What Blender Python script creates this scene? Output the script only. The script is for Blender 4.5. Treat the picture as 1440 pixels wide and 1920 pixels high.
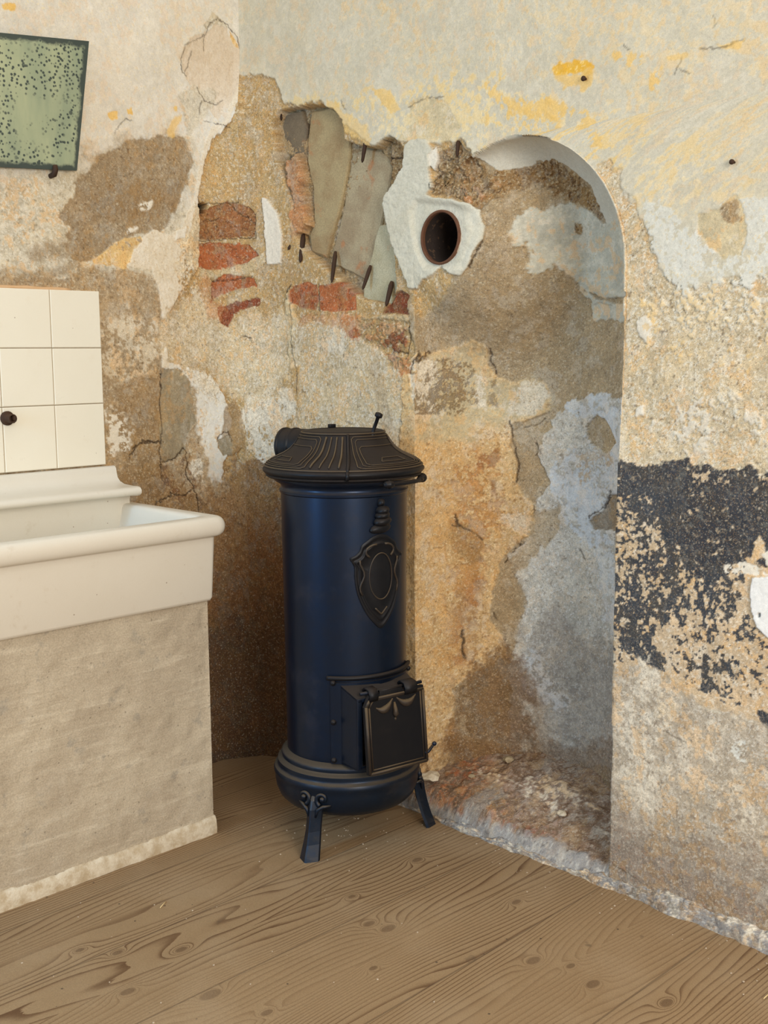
import bpy, bmesh, math, random
import numpy as np
from mathutils import Vector, Matrix

for o in list(bpy.data.objects):
    bpy.data.objects.remove(o, do_unlink=True)
scene = bpy.context.scene
COL = scene.collection
RES = 0.0025            # grid step of the wall meshes, metres

# ------------------------------------------------------------------ camera
CAM_H = 1.30
cam_d = bpy.data.cameras.new('camera')
cam_d.sensor_fit = 'VERTICAL'; cam_d.sensor_height = 24.0
cam_d.lens = 24.0 * 2150.0 / 1920.0
cam_d.clip_start = 0.05; cam_d.clip_end = 60
cam = bpy.data.objects.new('camera', cam_d); COL.objects.link(cam)
_p, _r = math.radians(7.9), math.radians(-0.4)
_f = Vector((0, math.cos(_p), -math.sin(_p))); _u0 = Vector((0, math.sin(_p), math.cos(_p))); _x0 = Vector((1, 0, 0))
_x = _x0 * math.cos(_r) + _u0 * math.sin(_r); _u = _u0 * math.cos(_r) - _x0 * math.sin(_r)
cam.matrix_world = Matrix(((_x[0], _u[0], -_f[0], 0), (_x[1], _u[1], -_f[1], 0), (_x[2], _u[2], -_f[2], CAM_H), (0, 0, 0, 1)))
scene.camera = cam

# ------------------------------------------------------------------ world, lights, exposure
world = bpy.data.worlds.new('world'); scene.world = world; world.use_nodes = True
bg = world.node_tree.nodes['Background']
bg.inputs[1].default_value = 0.78
_wt = world.node_tree; _tc = _wt.nodes.new('ShaderNodeTexCoord'); _sp = _wt.nodes.new('ShaderNodeSeparateXYZ'); _mr = _wt.nodes.new('ShaderNodeMapRange'); _mx = _wt.nodes.new('ShaderNodeMix')
_mx.data_type = 'RGBA'; _mr.inputs[1].default_value = 0.05; _mr.inputs[2].default_value = 0.60
_wt.links.new(_tc.outputs['Generated'], _sp.inputs[0]); _wt.links.new(_sp.outputs[2], _mr.inputs[0]); _wt.links.new(_mr.outputs[0], _mx.inputs[0])
_mx.inputs[6].default_value = (0.46, 0.44, 0.41, 1); _mx.inputs[7].default_value = (1.0, 0.975, 0.935, 1)   # the dim far room below, the bright vault above
_wt.links.new(_mx.outputs[2], bg.inputs[0])
def area(name, loc, target, sx, sy, energy, color):
    l = bpy.data.lights.new(name, 'AREA'); l.shape = 'RECTANGLE'; l.size = sx; l.size_y = sy
    l.energy = energy; l.color = color
    o = bpy.data.objects.new(name, l); COL.objects.link(o); o.location = loc
    o.rotation_euler = (Vector(target) - Vector(loc)).to_track_quat('-Z', 'Y').to_euler()
    return o
area('daylight_window_behind', (1.5, -1.5, 1.9), (-0.3, 3.3, 0.9), 1.5, 1.7, 92, (1.0, 0.965, 0.915))
area('daylight_window_side', (-2.45, 1.0, 1.45), (0.1, 2.95, 0.8), 0.26, 1.5, 30, (0.22, 0.58, 1.0))
scene.view_settings.view_transform = 'Standard'; scene.view_settings.look = 'None'
scene.view_settings.exposure = 0.42; scene.view_settings.gamma = 1.0
scene.view_settings.use_curve_mapping = False

# ------------------------------------------------------------------ frames of the two walls
FR = {'K': [-0.43368, 3.69149, 0.0], 'dr': [0.6885, -0.72524, 0.0], 'dl': [0.70593, 0.70828, 0.0], 'nr': [-0.72524, -0.6885, 0.0], 'nl': [0.70828, -0.70593, 0.0]}
Kc, DR, DL, NR, NL = (np.array(FR[k]) for k in ('K', 'dr', 'dl', 'nr', 'nl'))
Z3 = np.array((0, 0, 1.0))
def LW(v, d, z):      # v from the corner along the left wall, d out into the room
    return tuple(Kc - DL * v + NL * d + Z3 * z)
def RW(u, d, z):      # u from the corner along the right wall, d out into the room
    return tuple(Kc + DR * u + NR * d + Z3 * z)

# ------------------------------------------------------------------ helpers
def S(*c):
    f = lambda v: v / 12.92 if v <= 0.04045 else ((v + 0.055) / 1.055) ** 2.4
    return tuple(f(v / 255.0) for v in c)
def tag(o, label=None, cat=None, group=None, kind=None):
    if label: o['label'] = label
    if cat: o['category'] = cat
    if group: o['group'] = group
    if kind: o['kind'] = kind
    return o
def thing(name, loc, label, cat, group=None, rotz=0.0):
    o = bpy.data.objects.new(name, None); COL.objects.link(o); o.location = loc; o.rotation_euler = (0, 0, rotz)
    o.empty_display_size = 0.05
    return tag(o, label, cat, group)
def root_matrix(o):
    m = Matrix.Identity(4)
    while o is not None:
        m = (Matrix.Translation(o.location) @ o.rotation_euler.to_matrix().to_4x4()) @ m
        o = o.parent
    return m
def link_mesh(name, me, mat, parent=None, smooth=True, world_coords=False):
    o = bpy.data.objects.new(name, me); COL.objects.link(o)
    if mat: me.materials.append(mat)
    if smooth: me.polygons.foreach_set('use_smooth', [True] * len(me.polygons))
    if parent is not None:
        if world_coords: me.transform(root_matrix(parent).inverted())
        o.parent = parent
    me.update()
    return o
def build(name, bm, mat, parent=None, smooth=True, world_coords=False, angle=None):
    bmesh.ops.recalc_face_normals(bm, faces=bm.faces)
    if angle:
        for e in bm.edges:
            e.smooth = not (len(e.link_faces) == 2 and e.calc_face_angle(0) > math.radians(angle))
    me = bpy.data.meshes.new(name); bm.to_mesh(me); bm.free()
    return link_mesh(name, me, mat, parent, smooth, world_coords)
def centre_origin(o):
    me = o.data; n = len(me.vertices); a = np.empty(n * 3); me.vertices.foreach_get('co', a); a = a.reshape(-1, 3)
    c = Vector(((a[:, 0].min() + a[:, 0].max()) / 2, (a[:, 1].min() + a[:, 1].max()) / 2, a[:, 2].min()))
    me.transform(Matrix.Translation(-c)); o.location = c
    return o
def tube(bm, pts, r, seg=8, cap=True):
    pts = [Vector(p) for p in pts]; rings = []; n = len(pts)
    rs = r if isinstance(r, (list, tuple)) else [r] * n
    t0 = (pts[1] - pts[0]).normalized()
    a = Vector((0, 0, 1)) if abs(t0.z) < .9 else Vector((1, 0, 0))
    nx = t0.cross(a).normalized()
    for i, p in enumerate(pts):
        t = (pts[min(i + 1, n - 1)] - pts[max(i - 1, 0)]).normalized()
        nx = (nx - t * nx.dot(t)).normalized(); ny = t.cross(nx)
        rings.append([bm.verts.new(p + (nx * math.cos(k * 2 * math.pi / seg) + ny * math.sin(k * 2 * math.pi / seg)) * rs[i]) for k in range(seg)])
    for i in range(n - 1):
        for k in range(seg):
            bm.faces.new((rings[i][k], rings[i][(k + 1) % seg], rings[i + 1][(k + 1) % seg], rings[i + 1][k]))
    if cap:
        bm.faces.new(rings[0][::-1]); bm.faces.new(rings[-1])
def lathe(bm, prof, seg=96, origin=(0, 0, 0), axis=None):
    rings = []
    M = Matrix.Translation(origin)
    if axis is not None: M = M @ Vector((0, 0, 1)).rotation_difference(Vector(axis)).to_matrix().to_4x4()
    for r, z in prof:
        if r < 1e-6: rings.append([bm.verts.new(M @ Vector((0, 0, z)))])
        else: rings.append([bm.verts.new(M @ Vector((r * math.cos(2 * math.pi * k / seg), r * math.sin(2 * math.pi * k / seg), z))) for k in range(seg)])
    for a, b in zip(rings[:-1], rings[1:]):
        for k in range(seg):
            k2 = (k + 1) % seg
            if len(a) == 1 and len(b) == 1: continue
            if len(a) == 1: bm.faces.new((a[0], b[k2], b[k]))
            elif len(b) == 1: bm.faces.new((a[k], a[k2], b[0]))
            else: bm.faces.new((a[k], a[k2], b[k2], b[k]))
def box(bm, c, s, M=None, bevel=0.0, seg=2):
    r = bmesh.ops.create_cube(bm, size=1.0)
    for v in r['verts']:
        v.co = Vector((v.co.x * s[0] + c[0], v.co.y * s[1] + c[1], v.co.z * s[2] + c[2]))
    if bevel:
        es = list({e for v in r['verts'] for e in v.link_edges})
        rb = bmesh.ops.bevel(bm, geom=es, offset=bevel, segments=seg, profile=.6, affect='EDGES')
        vs = {v for f in rb['faces'] for v in f.verts} | {v for v in r['verts'] if v.is_valid}
    else: vs = set(r['verts'])
    if M is not None:
        for v in vs: v.co = M @ v.co
def sphere(bm, c, s, u=14, v=9):
    r = bmesh.ops.create_uvsphere(bm, u_segments=u, v_segments=v, radius=1.0)
    for w in r['verts']:
        w.co = Vector((w.co.x * s[0] + c[0], w.co.y * s[1] + c[1], w.co.z * s[2] + c[2]))
def prism(bm, pts_front, pts_back):
    a = [bm.verts.new(p) for p in pts_front]; b = [bm.verts.new(p) for p in pts_back]; n = len(a)
    bm.faces.new(a); bm.faces.new(b[::-1])
    for i in range(n): bm.faces.new((a[i], a[(i + 1) % n], b[(i + 1) % n], b[i]))

# ------------------------------------------------------------------ node helper
class NT:
    def __init__(s, name):
        s.m = bpy.data.materials.new(name); s.m.use_nodes = True
        s.t = s.m.node_tree; s.t.nodes.clear()
        s.out = s.n('ShaderNodeOutputMaterial'); s.b = s.n('ShaderNodeBsdfPrincipled')
        s.t.links.new(s.b.outputs[0], s.out.inputs[0])
        s.b.inputs['Specular IOR Level'].default_value = 0.3
    def n(s, t, **k):
        nd = s.t.nodes.new(t)
        for a, v in k.items(): setattr(nd, a, v)
        return nd
    def put(s, inp, v):
        if hasattr(v, 'links') or isinstance(v, bpy.types.NodeSocket): s.t.links.new(v, inp)
        elif v is not None:
            if isinstance(v, tuple) and len(v) == 3 and inp.type == 'RGBA': v = (*v, 1)
            inp.default_value = v
    def coord(s, kind='Object'): return s.n('ShaderNodeTexCoord').outputs[kind]
    def mapping(s, vec, scale=(1, 1, 1), rot=(0, 0, 0), loc=(0, 0, 0)):
        m = s.n('ShaderNodeMapping'); s.put(m.inputs[0], vec); m.inputs['Scale'].default_value = scale
        m.inputs['Rotation'].default_value = rot; m.inputs['Location'].default_value = loc
        return m.outputs[0]
    def noise(s, vec, scale, detail=4, rough=.55, dist=0):
        m = s.n('ShaderNodeTexNoise'); s.put(m.inputs['Vector'], vec); m.inputs['Scale'].default_value = scale
        m.inputs['Detail'].default_value = detail; m.inputs['Roughness'].default_value = rough; m.inputs['Distortion'].default_value = dist
        return m.outputs['Fac']
    def voro(s, vec, scale, feature='F1', rnd=1.0):
        m = s.n('ShaderNodeTexVoronoi'); m.feature = feature; s.put(m.inputs['Vector'], vec); m.inputs['Scale'].default_value = scale
        m.inputs['Randomness'].default_value = rnd
        return m.outputs['Distance']
    def math(s, op, a, b=None, c=None, clamp=False):
        m = s.n('ShaderNodeMath', operation=op, use_clamp=clamp); s.put(m.inputs[0], a)
        if b is not None: s.put(m.inputs[1], b)
        if c is not None: s.put(m.inputs[2], c)
        return m.outputs[0]
    def ramp(s, f, a, b):
        m = s.n('ShaderNodeMapRange'); m.interpolation_type = 'SMOOTHSTEP'; s.put(m.inputs[0], f)
        m.inputs[1].default_value = a; m.inputs[2].default_value = b
        return m.outputs[0]
    def mix(s, f, a, b, mode='MIX'):
        m = s.n('ShaderNodeMix', data_type='RGBA', blend_type=mode); s.put(m.inputs[0], f); s.put(m.inputs[6], a); s.put(m.inputs[7], b)
        return m.outputs[2]
    def bump(s, h, strength=.5, dist=.002, normal=None):
        m = s.n('ShaderNodeBump'); m.inputs['Strength'].default_value = strength; m.inputs['Distance'].default_value = dist
        s.put(m.inputs['Height'], h)
        if normal is not None: s.put(m.inputs['Normal'], normal)
        return m.outputs[0]
    def set(s, **k):
        for a, v in k.items(): s.put(s.b.inputs[a.replace('_', ' ')], v)
        return s.m

# ------------------------------------------------------------------ numpy noise and the plaster tables
_rng = np.random.RandomState(7)
_LAT = _rng.rand(64, 256, 256).astype(np.float32)
def vnoise(x, y, k):
    xi = np.floor(x).astype(np.int64); yi = np.floor(y).astype(np.int64)
    fx = (x - xi).astype(np.float32); fy = (y - yi).astype(np.float32)
    fx = fx * fx * (3 - 2 * fx); fy = fy * fy * (3 - 2 * fy)
    L = _LAT[k % 64]; x0 = xi & 255; x1 = (xi + 1) & 255; y0 = yi & 255; y1 = (yi + 1) & 255
    return (L[y0, x0] * (1 - fx) + L[y0, x1] * fx) * (1 - fy) + (L[y1, x0] * (1 - fx) + L[y1, x1] * fx) * fy
def fbm(x, y, scale, octv, k, gain=.55):
    s = 0; a = 1.0; f = 1.0 / scale; c, sn = math.cos(.6), math.sin(.6)
    for i in range(octv):
        s = s + a * vnoise(x * f + 17.3 * i, y * f + 9.1 * i, k + i); a *= gain; f *= 2.03
        x, y = x * c - y * sn, x * sn + y * c
    s = (s - s.mean()) / (s.std() + 1e-9)
    return 1 / (1 + np.exp(-1.7 * s))          # about uniform in 0..1

#NICHE_BEGIN
NU, NW, NZ, ND = 1.09, 0.335, 1.485, 0.28
HU, HZ, HR = 0.856, 1.598, 0.066
def niche_depth(u, z):
    """depth of the arched niche behind the right wall's face"""
    dz = np.maximum(z - NZ, 0.0)
    r2 = ((u - NU) ** 2 + dz ** 2) / NW ** 2
    d = ND * np.sqrt(np.clip(1 - r2, 0, 1))
    q = np.sqrt(((u - (HU - .01)) / .100) ** 2 + ((z - (HZ + .01)) / .12) ** 2)
    b = np.clip((3.0 - q) / 2.05, 0, 1); b = b * b * (3 - 2 * b)
    return d * (1 - b)
#NICHE_END

# name: base colours a,b ; blend field weight ; speckles [(colour, share)] ; grit ; relief height
MAT = {
 'cream': ((230, 222, 206), (216, 206, 186), [((232, 214, 172), .05)], .12, .0006),
 'creamgrey': ((216, 206, 182), (204, 192, 164), [((226, 204, 154), .03)], .14, .0006),
 'cream_dirty': ((212, 200, 174), (196, 180, 150), [((222, 212, 190), .24), ((150, 134, 106), .05)], .25, .0008),
 'cream_warm':  ((236, 216, 172), (228, 200, 142), [], .12, .0006),
 'cream_pink':  ((226, 210, 186), (212, 192, 164), [((192, 172, 146), .04)], .12, .0012),
 'cream_chalk': ((234, 221, 198), (220, 202, 170), [((206, 180, 140), .06)], .16, .0010),
 'creamgrey2':  ((196, 186, 156), (176, 162, 126), [((206, 170, 112), .12)], .25, .0010),
 'tan':         ((186, 162, 128), (164, 138, 102), [((206, 188, 156), .12), ((126, 102, 72), .06)], .40, .0015),
 'tan_pale':    ((214, 200, 174), (194, 176, 146), [], .40, .0012),
 'tan_brown':   ((164, 134, 94), (140, 110, 72), [((186, 162, 126), .10)], .40, .0015),
 'taupe':       ((172, 150, 118), (152, 128, 96), [((196, 180, 150), .06), ((116, 92, 66), .05)], .40, .0013),
 'taupe_dark':  ((142, 118, 86), (128, 104, 74), [], .4, .0012),
 'sand': ((200, 170, 120), (176, 144, 96), [((214, 162, 92), .08), ((218, 202, 172), .10), ((108, 82, 56), .06)], .65, .0015),
 'sand_white':  ((224, 206, 174), (210, 188, 150), [((120, 96, 66), .05)], .5, .002),
 'ochre_flake': ((230, 196, 136), (220, 178, 112), [((200, 150, 84), .08)], .25, .001),
 'white':       ((234, 224, 204), (226, 214, 192), [], .15, .0010),
 'chalk':       ((226, 214, 192), (212, 198, 172), [((170, 146, 112), .07), ((104, 84, 62), .03)], .45, .0018),
 'greytaupe':   ((166, 150, 120), (150, 134, 106), [], .35, .001),
 'rust': ((164, 124, 80), (136, 96, 54), [((184, 148, 102), .10), ((96, 66, 40), .07)], .5, .0014),
 'rust_dark': ((132, 90, 54), (104, 68, 40), [((156, 112, 70), .08)], .5, .0014),
 'deep_brown': ((86, 64, 46), (68, 50, 38), [((110, 82, 58), .10)], .5, .0014),
 'yellow':      ((238, 202, 132), (230, 186, 104), [], .12, .0008),
 'yellow_str':  ((236, 188, 74), (228, 170, 56), [((244, 214, 140), .08)], .12, .0008),
 'crackline':   ((74, 56, 40), (54, 40, 30), [], .2, .0),
 'brick': ((186, 110, 64), (164, 88, 50), [((208, 158, 116), .06), ((116, 64, 40), .08)], .45, .0016),
 'brickbrown':  ((166, 112, 70), (140, 86, 50), [((186, 144, 96), .12), ((96, 62, 40), .08)], .5, .003),
 'brick_dark': ((156, 84, 52), (126, 62, 40), [((180, 126, 88), .07), ((84, 46, 32), .08)], .5, .0016),
 'brickwash': ((200, 142, 94), (182, 118, 72), [((216, 178, 136), .12)], .5, .0016),
 'mortar':      ((208, 186, 146), (192, 168, 126), [], .6, .002),
 'void':        ((26, 20, 16), (14, 10, 8), [], .2, .0),
 'beigepatch':  ((214, 198, 162), (202, 182, 142), [((226, 196, 140), .06)], .25, .001),
 'speck': ((214, 196, 162), (202, 178, 138), [((226, 216, 194), .20), ((104, 86, 66), .045), ((216, 176, 120), .09)], .5, .0010),
 'whitegrey':   ((222, 218, 204), (212, 206, 188), [((226, 200, 148), .05)], .15, .001),
 'beigepink':   ((216, 190, 154), (204, 174, 134), [((230, 216, 192), .12)], .4, .0012),
 'tar': ((66, 70, 74), (52, 56, 62), [((104, 100, 94), .12)], .4, .0008),
 'tar_dense': ((64, 66, 70), (46, 50, 58), [((150, 134, 112), .06), ((96, 96, 92), .14)], .45, .001),
 'plaster_white': ((240, 236, 228), (232, 228, 218), [], .08, .0006),
 'lowgrey': ((196, 180, 156), (176, 160, 136), [((214, 204, 186), .14), ((140, 124, 106), .07)], .4, .0010),
 'lowdirt': ((156, 140, 124), (138, 122, 106), [((182, 168, 148), .10), ((156, 118, 90), .06)], .5, .0012),
 'chalkbeige': ((214, 194, 158), (196, 172, 132), [((226, 216, 196), .16), ((116, 94, 66), .04)], .5, .0012),
 'ochre': ((222, 188, 136), (202, 164, 112), [((232, 210, 168), .12), ((156, 118, 74), .07)], .42, .0010),
 'ochre_deep':  ((186, 134, 76), (168, 114, 60), [((126, 84, 44), .08)], .45, .0018),
 'ochre_pale':  ((220, 190, 138), (206, 172, 118), [], .45, .0018),
 'umber':       ((134, 112, 78), (116, 94, 62), [((206, 178, 126), .10)], .5, .002),
 'rustspot':    ((160, 106, 62), (144, 92, 52), [], .4, .001),
 'cavity':      ((178, 152, 112), (158, 132, 94), [((110, 86, 60), .08)], .6, .006),
 'rubble':      ((170, 140, 98), (140, 108, 68), [((198, 176, 138), .12), ((94, 66, 42), .12)], .6, .006),
 'render': ((182, 160, 126), (158, 136, 102), [((206, 190, 158), .05), ((94, 78, 60), .03)], .55, .0012),
 'render_cool': ((156, 142, 122), (142, 128, 108), [], .45, .0016),
 'soffit': ((212, 206, 188), (202, 194, 174), [], .12, .0006),
 'niche_grey': ((204, 200, 182), (192, 186, 166), [((204, 186, 144), .05)], .2, .0008),
 'cold': ((206, 198, 182), (186, 178, 160), [((220, 216, 206), .14), ((140, 126, 108), .05)], .45, .0012),
 'cold_blue': ((208, 210, 208), (194, 196, 194), [], .25, .001),
 'cold_dark': ((158, 148, 134), (138, 128, 116), [((186, 178, 166), .08)], .45, .0012),
 'sootbrown':   ((128, 94, 58), (104, 74, 46), [((160, 126, 84), .08)], .5, .002),
 'sill':        ((140, 112, 88), (116, 92, 74), [((172, 150, 126), .07), ((84, 62, 48), .08)], .5, .0014),
 'collar': ((214, 208, 188), (202, 194, 170), [], .16, .0014),
 'rim_rust':    ((180, 120, 70), (150, 92, 50), [], .3, .001),
 'floorblue': ((166, 160, 152), (126, 122, 118), [((196, 190, 178), .10), ((88, 84, 84), .06)], .35, .001),
 'concrete':    ((198, 182, 154), (178, 162, 134), [((216, 202, 176), .10), ((138, 128, 112), .03)], .4, .001),
}
PATCHES = [
 ('L','cream_dirty',[(3.4,1.7407),(0.7181,1.7921),(0.486,1.8453),(0.2089,1.9373),(0.1738,1.8328),(0.2598,1.6073),(0.3224,1.4642),(3.4,1.4422)],{'soft':0.05,'amp':0.03}),
 ('L','tan',[(3.4,1.4539),(0.6365,1.5137),(0.5852,1.5451),(0.4435,1.5442),(0.3423,1.5256),(0.3142,1.4331),(0.3198,1.2438),(0.2731,1.259),(0.1927,1.1926),(0.1968,1.0778),(0.1454,0.9075),(-0.0255,0.8933),(0.0158,-0.5633),(3.4,-0.0786)],{'soft':0.006,'amp':0.008}),
 ('L','tan_pale',[(0.5253,1.3685),(0.4348,1.4153),(0.3437,1.4013),(0.3299,1.2757),(0.4071,1.2141),(0.487,1.2467),(0.533,1.2779)],{'soft':0.02,'amp':0.03,'brk':0.45}),
 ('L','tan_brown',[(0.4891,1.2007),(0.4061,1.2375),(0.3312,1.244),(0.337,1.0044),(0.346,0.8755),(0.474,0.9348),(0.4775,1.0606)],{'soft':0.01,'amp':0.008,'alpha':0.7}),
 ('L','white',[(0.5184,1.1401),(0.4574,1.1064),(0.4517,1.0278),(0.5152,1.0162)],{'soft':0.01,'amp':0.02,'brk':0.5}),
 ('L','taupe',[(0.5909,1.7694),(0.5026,1.858),(0.3954,1.9116),(0.3034,1.9379),(0.2187,1.9331),(0.1878,1.878),(0.2099,1.8059),(0.2556,1.7165),(0.3149,1.6505),(0.3705,1.6468),(0.4523,1.6265),(0.5068,1.5815),(0.5845,1.5598),(0.6296,1.5865),(0.6135,1.6453),(0.64,1.6721),(0.6185,1.7096),(0.584,1.7413)],{'soft':0.004,'amp':0.008,'h':-0.003}),
 ('L','taupe',[(0.5739,1.7783),(0.5536,1.8523),(0.4133,1.9095),(0.2467,1.948),(0.2101,1.9064),(0.2323,1.8269),(0.4177,1.8083)],{'soft':0.03,'amp':0.02,'alpha':0.6}),
 ('L','taupe_dark',[(0.5405,1.7743),(0.4358,1.7991),(0.2331,1.8036),(0.2747,1.715),(0.3875,1.676),(0.528,1.6805)],{'soft':0.02,'amp':0.03,'brk':0.5,'alpha':0.6}),
 ('L','taupe',[(0.7454,1.5729),(0.6805,1.605),(0.5983,1.6173),(0.5921,1.574),(0.6671,1.5528),(0.7309,1.5525)],{'soft':0.012,'amp':0.012,'alpha':0.7}),
 ('L','taupe',[(3.4,1.5099),(0.732,1.5311),(0.5845,1.5598),(0.62,1.5144),(0.766,1.4802),(3.4,1.4687)],{'soft':0.012,'amp':0.012,'alpha':0.7}),
 ('L','white',[(0.3816,1.7293),(0.339,1.7435),(0.3454,1.7217),(0.3749,1.7163)],{'amp':0.006,'soft':0.003,'brk':0.4}),
 ('L','white',[(0.4382,1.6648),(0.3915,1.6681),(0.3923,1.6484),(0.4249,1.6432)],{'amp':0.006,'soft':0.003,'brk':0.4}),
 ('L','sand',[(-0.0621,2.1794),(-0.0399,2.144),(-0.0064,2.0753),(0.0271,1.9993),(0.1004,1.9427),(0.1364,1.8836),(0.1721,1.7703),(0.1946,1.6899),(0.2314,1.5932),(0.2446,1.498),(0.2952,1.4335),(0.3046,1.3388),(0.2956,1.2753),(0.234,1.2585),(0.1647,1.2411),(0.0845,1.173),(0.0555,1.0877),(0.0799,0.9873),(0.1037,0.904),(-0.3542,0.8659),(-0.3788,2.2306)],{'soft':0.003,'amp':0.008,'h':-0.007}),
 ('L','cream_chalk',[(-0.04,2.1472),(-0.0025,2.154),(0.0249,2.0709),(0.0518,2.0008),(0.1132,1.9803),(0.1563,1.8814),(0.1836,1.7771),(0.2047,1.7362),(0.2381,1.6712),(0.2809,1.6527),(0.333,1.6646),(0.3855,1.6382),(0.4274,1.5858),(0.4428,1.5593),(0.4108,1.5533),(0.347,1.5486),(0.3271,1.4874),(0.3173,1.4017),(0.3249,1.2598),(0.2962,1.2594),(0.3008,1.3388),(0.2901,1.4179),(0.2555,1.4661),(0.2396,1.5298),(0.2314,1.5932),(0.2148,1.6728),(0.1721,1.7703),(0.1404,1.8832),(0.1103,1.9462),(0.0313,1.9987),(0.0002,2.0665)],{'soft':0.002,'amp':0.005,'h':0.001}),
 ('L','sand_white',[(0.258,1.6542),(0.2148,1.6728),(0.1945,1.5316),(0.2248,1.4031),(0.2421,1.3069),(0.2956,1.2753),(0.3097,1.4018),(0.2844,1.4652),(0.2519,1.5607)],{'soft':0.01,'amp':0.02,'brk':0.55}),
 ('L','ochre_flake',[(0.5438,1.5618),(0.4883,1.6064),(0.4344,1.6306),(0.3778,1.6463),(0.375,1.6283),(0.4184,1.5863),(0.4397,1.5489),(0.4996,1.5491)],{'soft':0.0015,'amp':0.006,'h':-0.001}),
 ('L','tan',[(0.4708,1.6074),(0.3851,1.6459),(0.3751,1.6237),(0.4269,1.5979)],{'soft':0.002,'amp':0.006,'brk':0.5}),
 ('L','white',[(0.2576,1.6636),(0.2225,1.6754),(0.2313,1.6466),(0.2624,1.6384)],{'soft':0.002,'amp':0.003,'h':0.003}),
 ('L','greytaupe',[(0.3268,1.2598),(0.2575,1.2588),(0.2195,1.2226),(0.2061,1.1521),(0.2002,1.0944),(0.2379,1.0471),(0.2476,0.9984),(0.2936,0.977),(0.3343,0.9751),(0.3376,1.0848)],{'soft':0.0015,'amp':0.005,'h':-0.002}),
 ('L','chalk',[(0.2634,1.2589),(0.1905,1.2546),(0.1384,1.2374),(0.0843,1.1813),(0.075,1.1425),(0.1213,1.1325),(0.1873,1.1728),(0.2157,1.2177)],{'soft':0.002,'amp':0.012,'brk':0.3}),
 ('L','chalk',[(0.1869,1.1843),(0.1412,1.1548),(0.1562,1.0758),(0.1461,1.0084),(0.1925,1.0279),(0.2042,1.0946)],{'soft':0.002,'amp':0.014,'brk':0.5}),
 ('L','chalk',[(0.1278,1.1244),(0.0859,1.1311),(0.0999,1.0224),(0.1177,0.9898),(0.1409,1.0416)],{'soft':0.002,'amp':0.014,'brk':0.5}),
 ('L','chalk',[(-0.0108,1.1445),(-0.0774,1.1594),(-0.1816,1.2351),(-0.3098,1.1249),(-0.3058,0.925),(-0.1732,0.881),(-0.0598,0.9255),(-0.029,1.0147),(0.0234,1.0862)],{'soft':0.002,'amp':0.014,'brk':0.28}),
 ('L','tan_brown',[(0.0859,1.1311),(0.0425,1.1633),(0.0155,1.1369),(0.0088,1.0684),(-0.029,1.0147),(0.0587,0.9859),(0.1041,1.0226)],{'soft':0.003,'amp':0.006,'alpha':0.8}),
 ('L','greytaupe',[(0.1162,1.0368),(0.0675,1.0459),(0.047,1.0192),(0.0587,0.9859),(0.0908,0.9795),(0.1172,1.0066)],{'soft':0.0015,'amp':0.004,'h':-0.003}),
 ('L','chalk',[(0.2205,0.9768),(0.1883,0.9745),(0.1733,0.935),(0.1797,0.8684),(0.2029,0.9039),(0.2356,0.9481)],{'soft':0.002,'amp':0.008,'brk':0.2}),
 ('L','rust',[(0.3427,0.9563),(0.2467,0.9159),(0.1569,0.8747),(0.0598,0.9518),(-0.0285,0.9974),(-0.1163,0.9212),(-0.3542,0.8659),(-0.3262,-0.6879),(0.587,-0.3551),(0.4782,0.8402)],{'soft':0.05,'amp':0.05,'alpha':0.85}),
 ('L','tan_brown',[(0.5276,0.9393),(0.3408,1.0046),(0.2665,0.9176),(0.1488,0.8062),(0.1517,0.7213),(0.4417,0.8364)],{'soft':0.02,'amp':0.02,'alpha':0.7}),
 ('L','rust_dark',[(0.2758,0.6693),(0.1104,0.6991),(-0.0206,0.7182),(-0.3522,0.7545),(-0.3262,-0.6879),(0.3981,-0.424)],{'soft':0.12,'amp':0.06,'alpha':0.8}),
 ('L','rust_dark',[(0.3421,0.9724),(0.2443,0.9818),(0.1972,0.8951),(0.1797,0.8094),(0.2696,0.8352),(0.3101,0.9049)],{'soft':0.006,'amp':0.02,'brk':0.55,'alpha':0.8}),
 ('L','deep_brown',[(0.3638,0.4316),(0.1177,0.474),(-0.3475,0.4912),(-0.3262,-0.6879),(0.3981,-0.424)],{'soft':0.1,'amp':0.06,'alpha':0.7}),  # deep brown, growing stronger towards the floor
 ('L','yellow',[(0.475,1.9731),(0.4589,1.9869),(0.4433,1.9847),(0.4426,1.9615),(0.4602,1.9563),(0.4737,1.9632)],{'soft':0.0015,'amp':0.004,'h':-0.001}),
 ('L','yellow',[(0.4114,1.9921),(0.3987,1.9997),(0.3959,1.9824),(0.4101,1.982)],{'soft':0.0015,'amp':0.004}),
 ('L','yellow',[(0.2494,2.0266),(0.2379,2.0297),(0.2386,2.0129),(0.2481,2.0116)],{'soft':0.0015,'amp':0.004}),
 ('L','yellow',[(0.2689,1.9604),(0.2449,1.9969),(0.2217,2.0061),(0.2166,1.9885),(0.2423,1.9638),(0.2567,1.9346),(0.2755,1.9353)],{'soft':0.004,'amp':0.006,'alpha':0.8}),
 ('L','yellow',[(0.782,2.2053),(0.7443,2.2128),(0.7465,2.199),(0.7751,2.1947)],{'soft':0.0015,'amp':0.004}),
 ('L','cream_pink',[(0.1294,2.2556),(0.0786,2.2956),(0.0388,2.2799),(0.0097,2.2306),(-0.0083,2.1391),(0.0254,2.055),(0.0783,2.0005),(0.137,2.0393),(0.2027,2.1063),(0.2196,2.1641),(0.1791,2.2239)],{'soft':0.004,'amp':0.008,'h':-0.002}),
 ('L','cream_dirty',[(0.1347,2.2729),(0.0978,2.3149),(0.0583,2.3026),(0.0427,2.2838),(0.0889,2.286),(0.1234,2.2598)],{'soft':0.002,'amp':0.003}),
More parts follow.
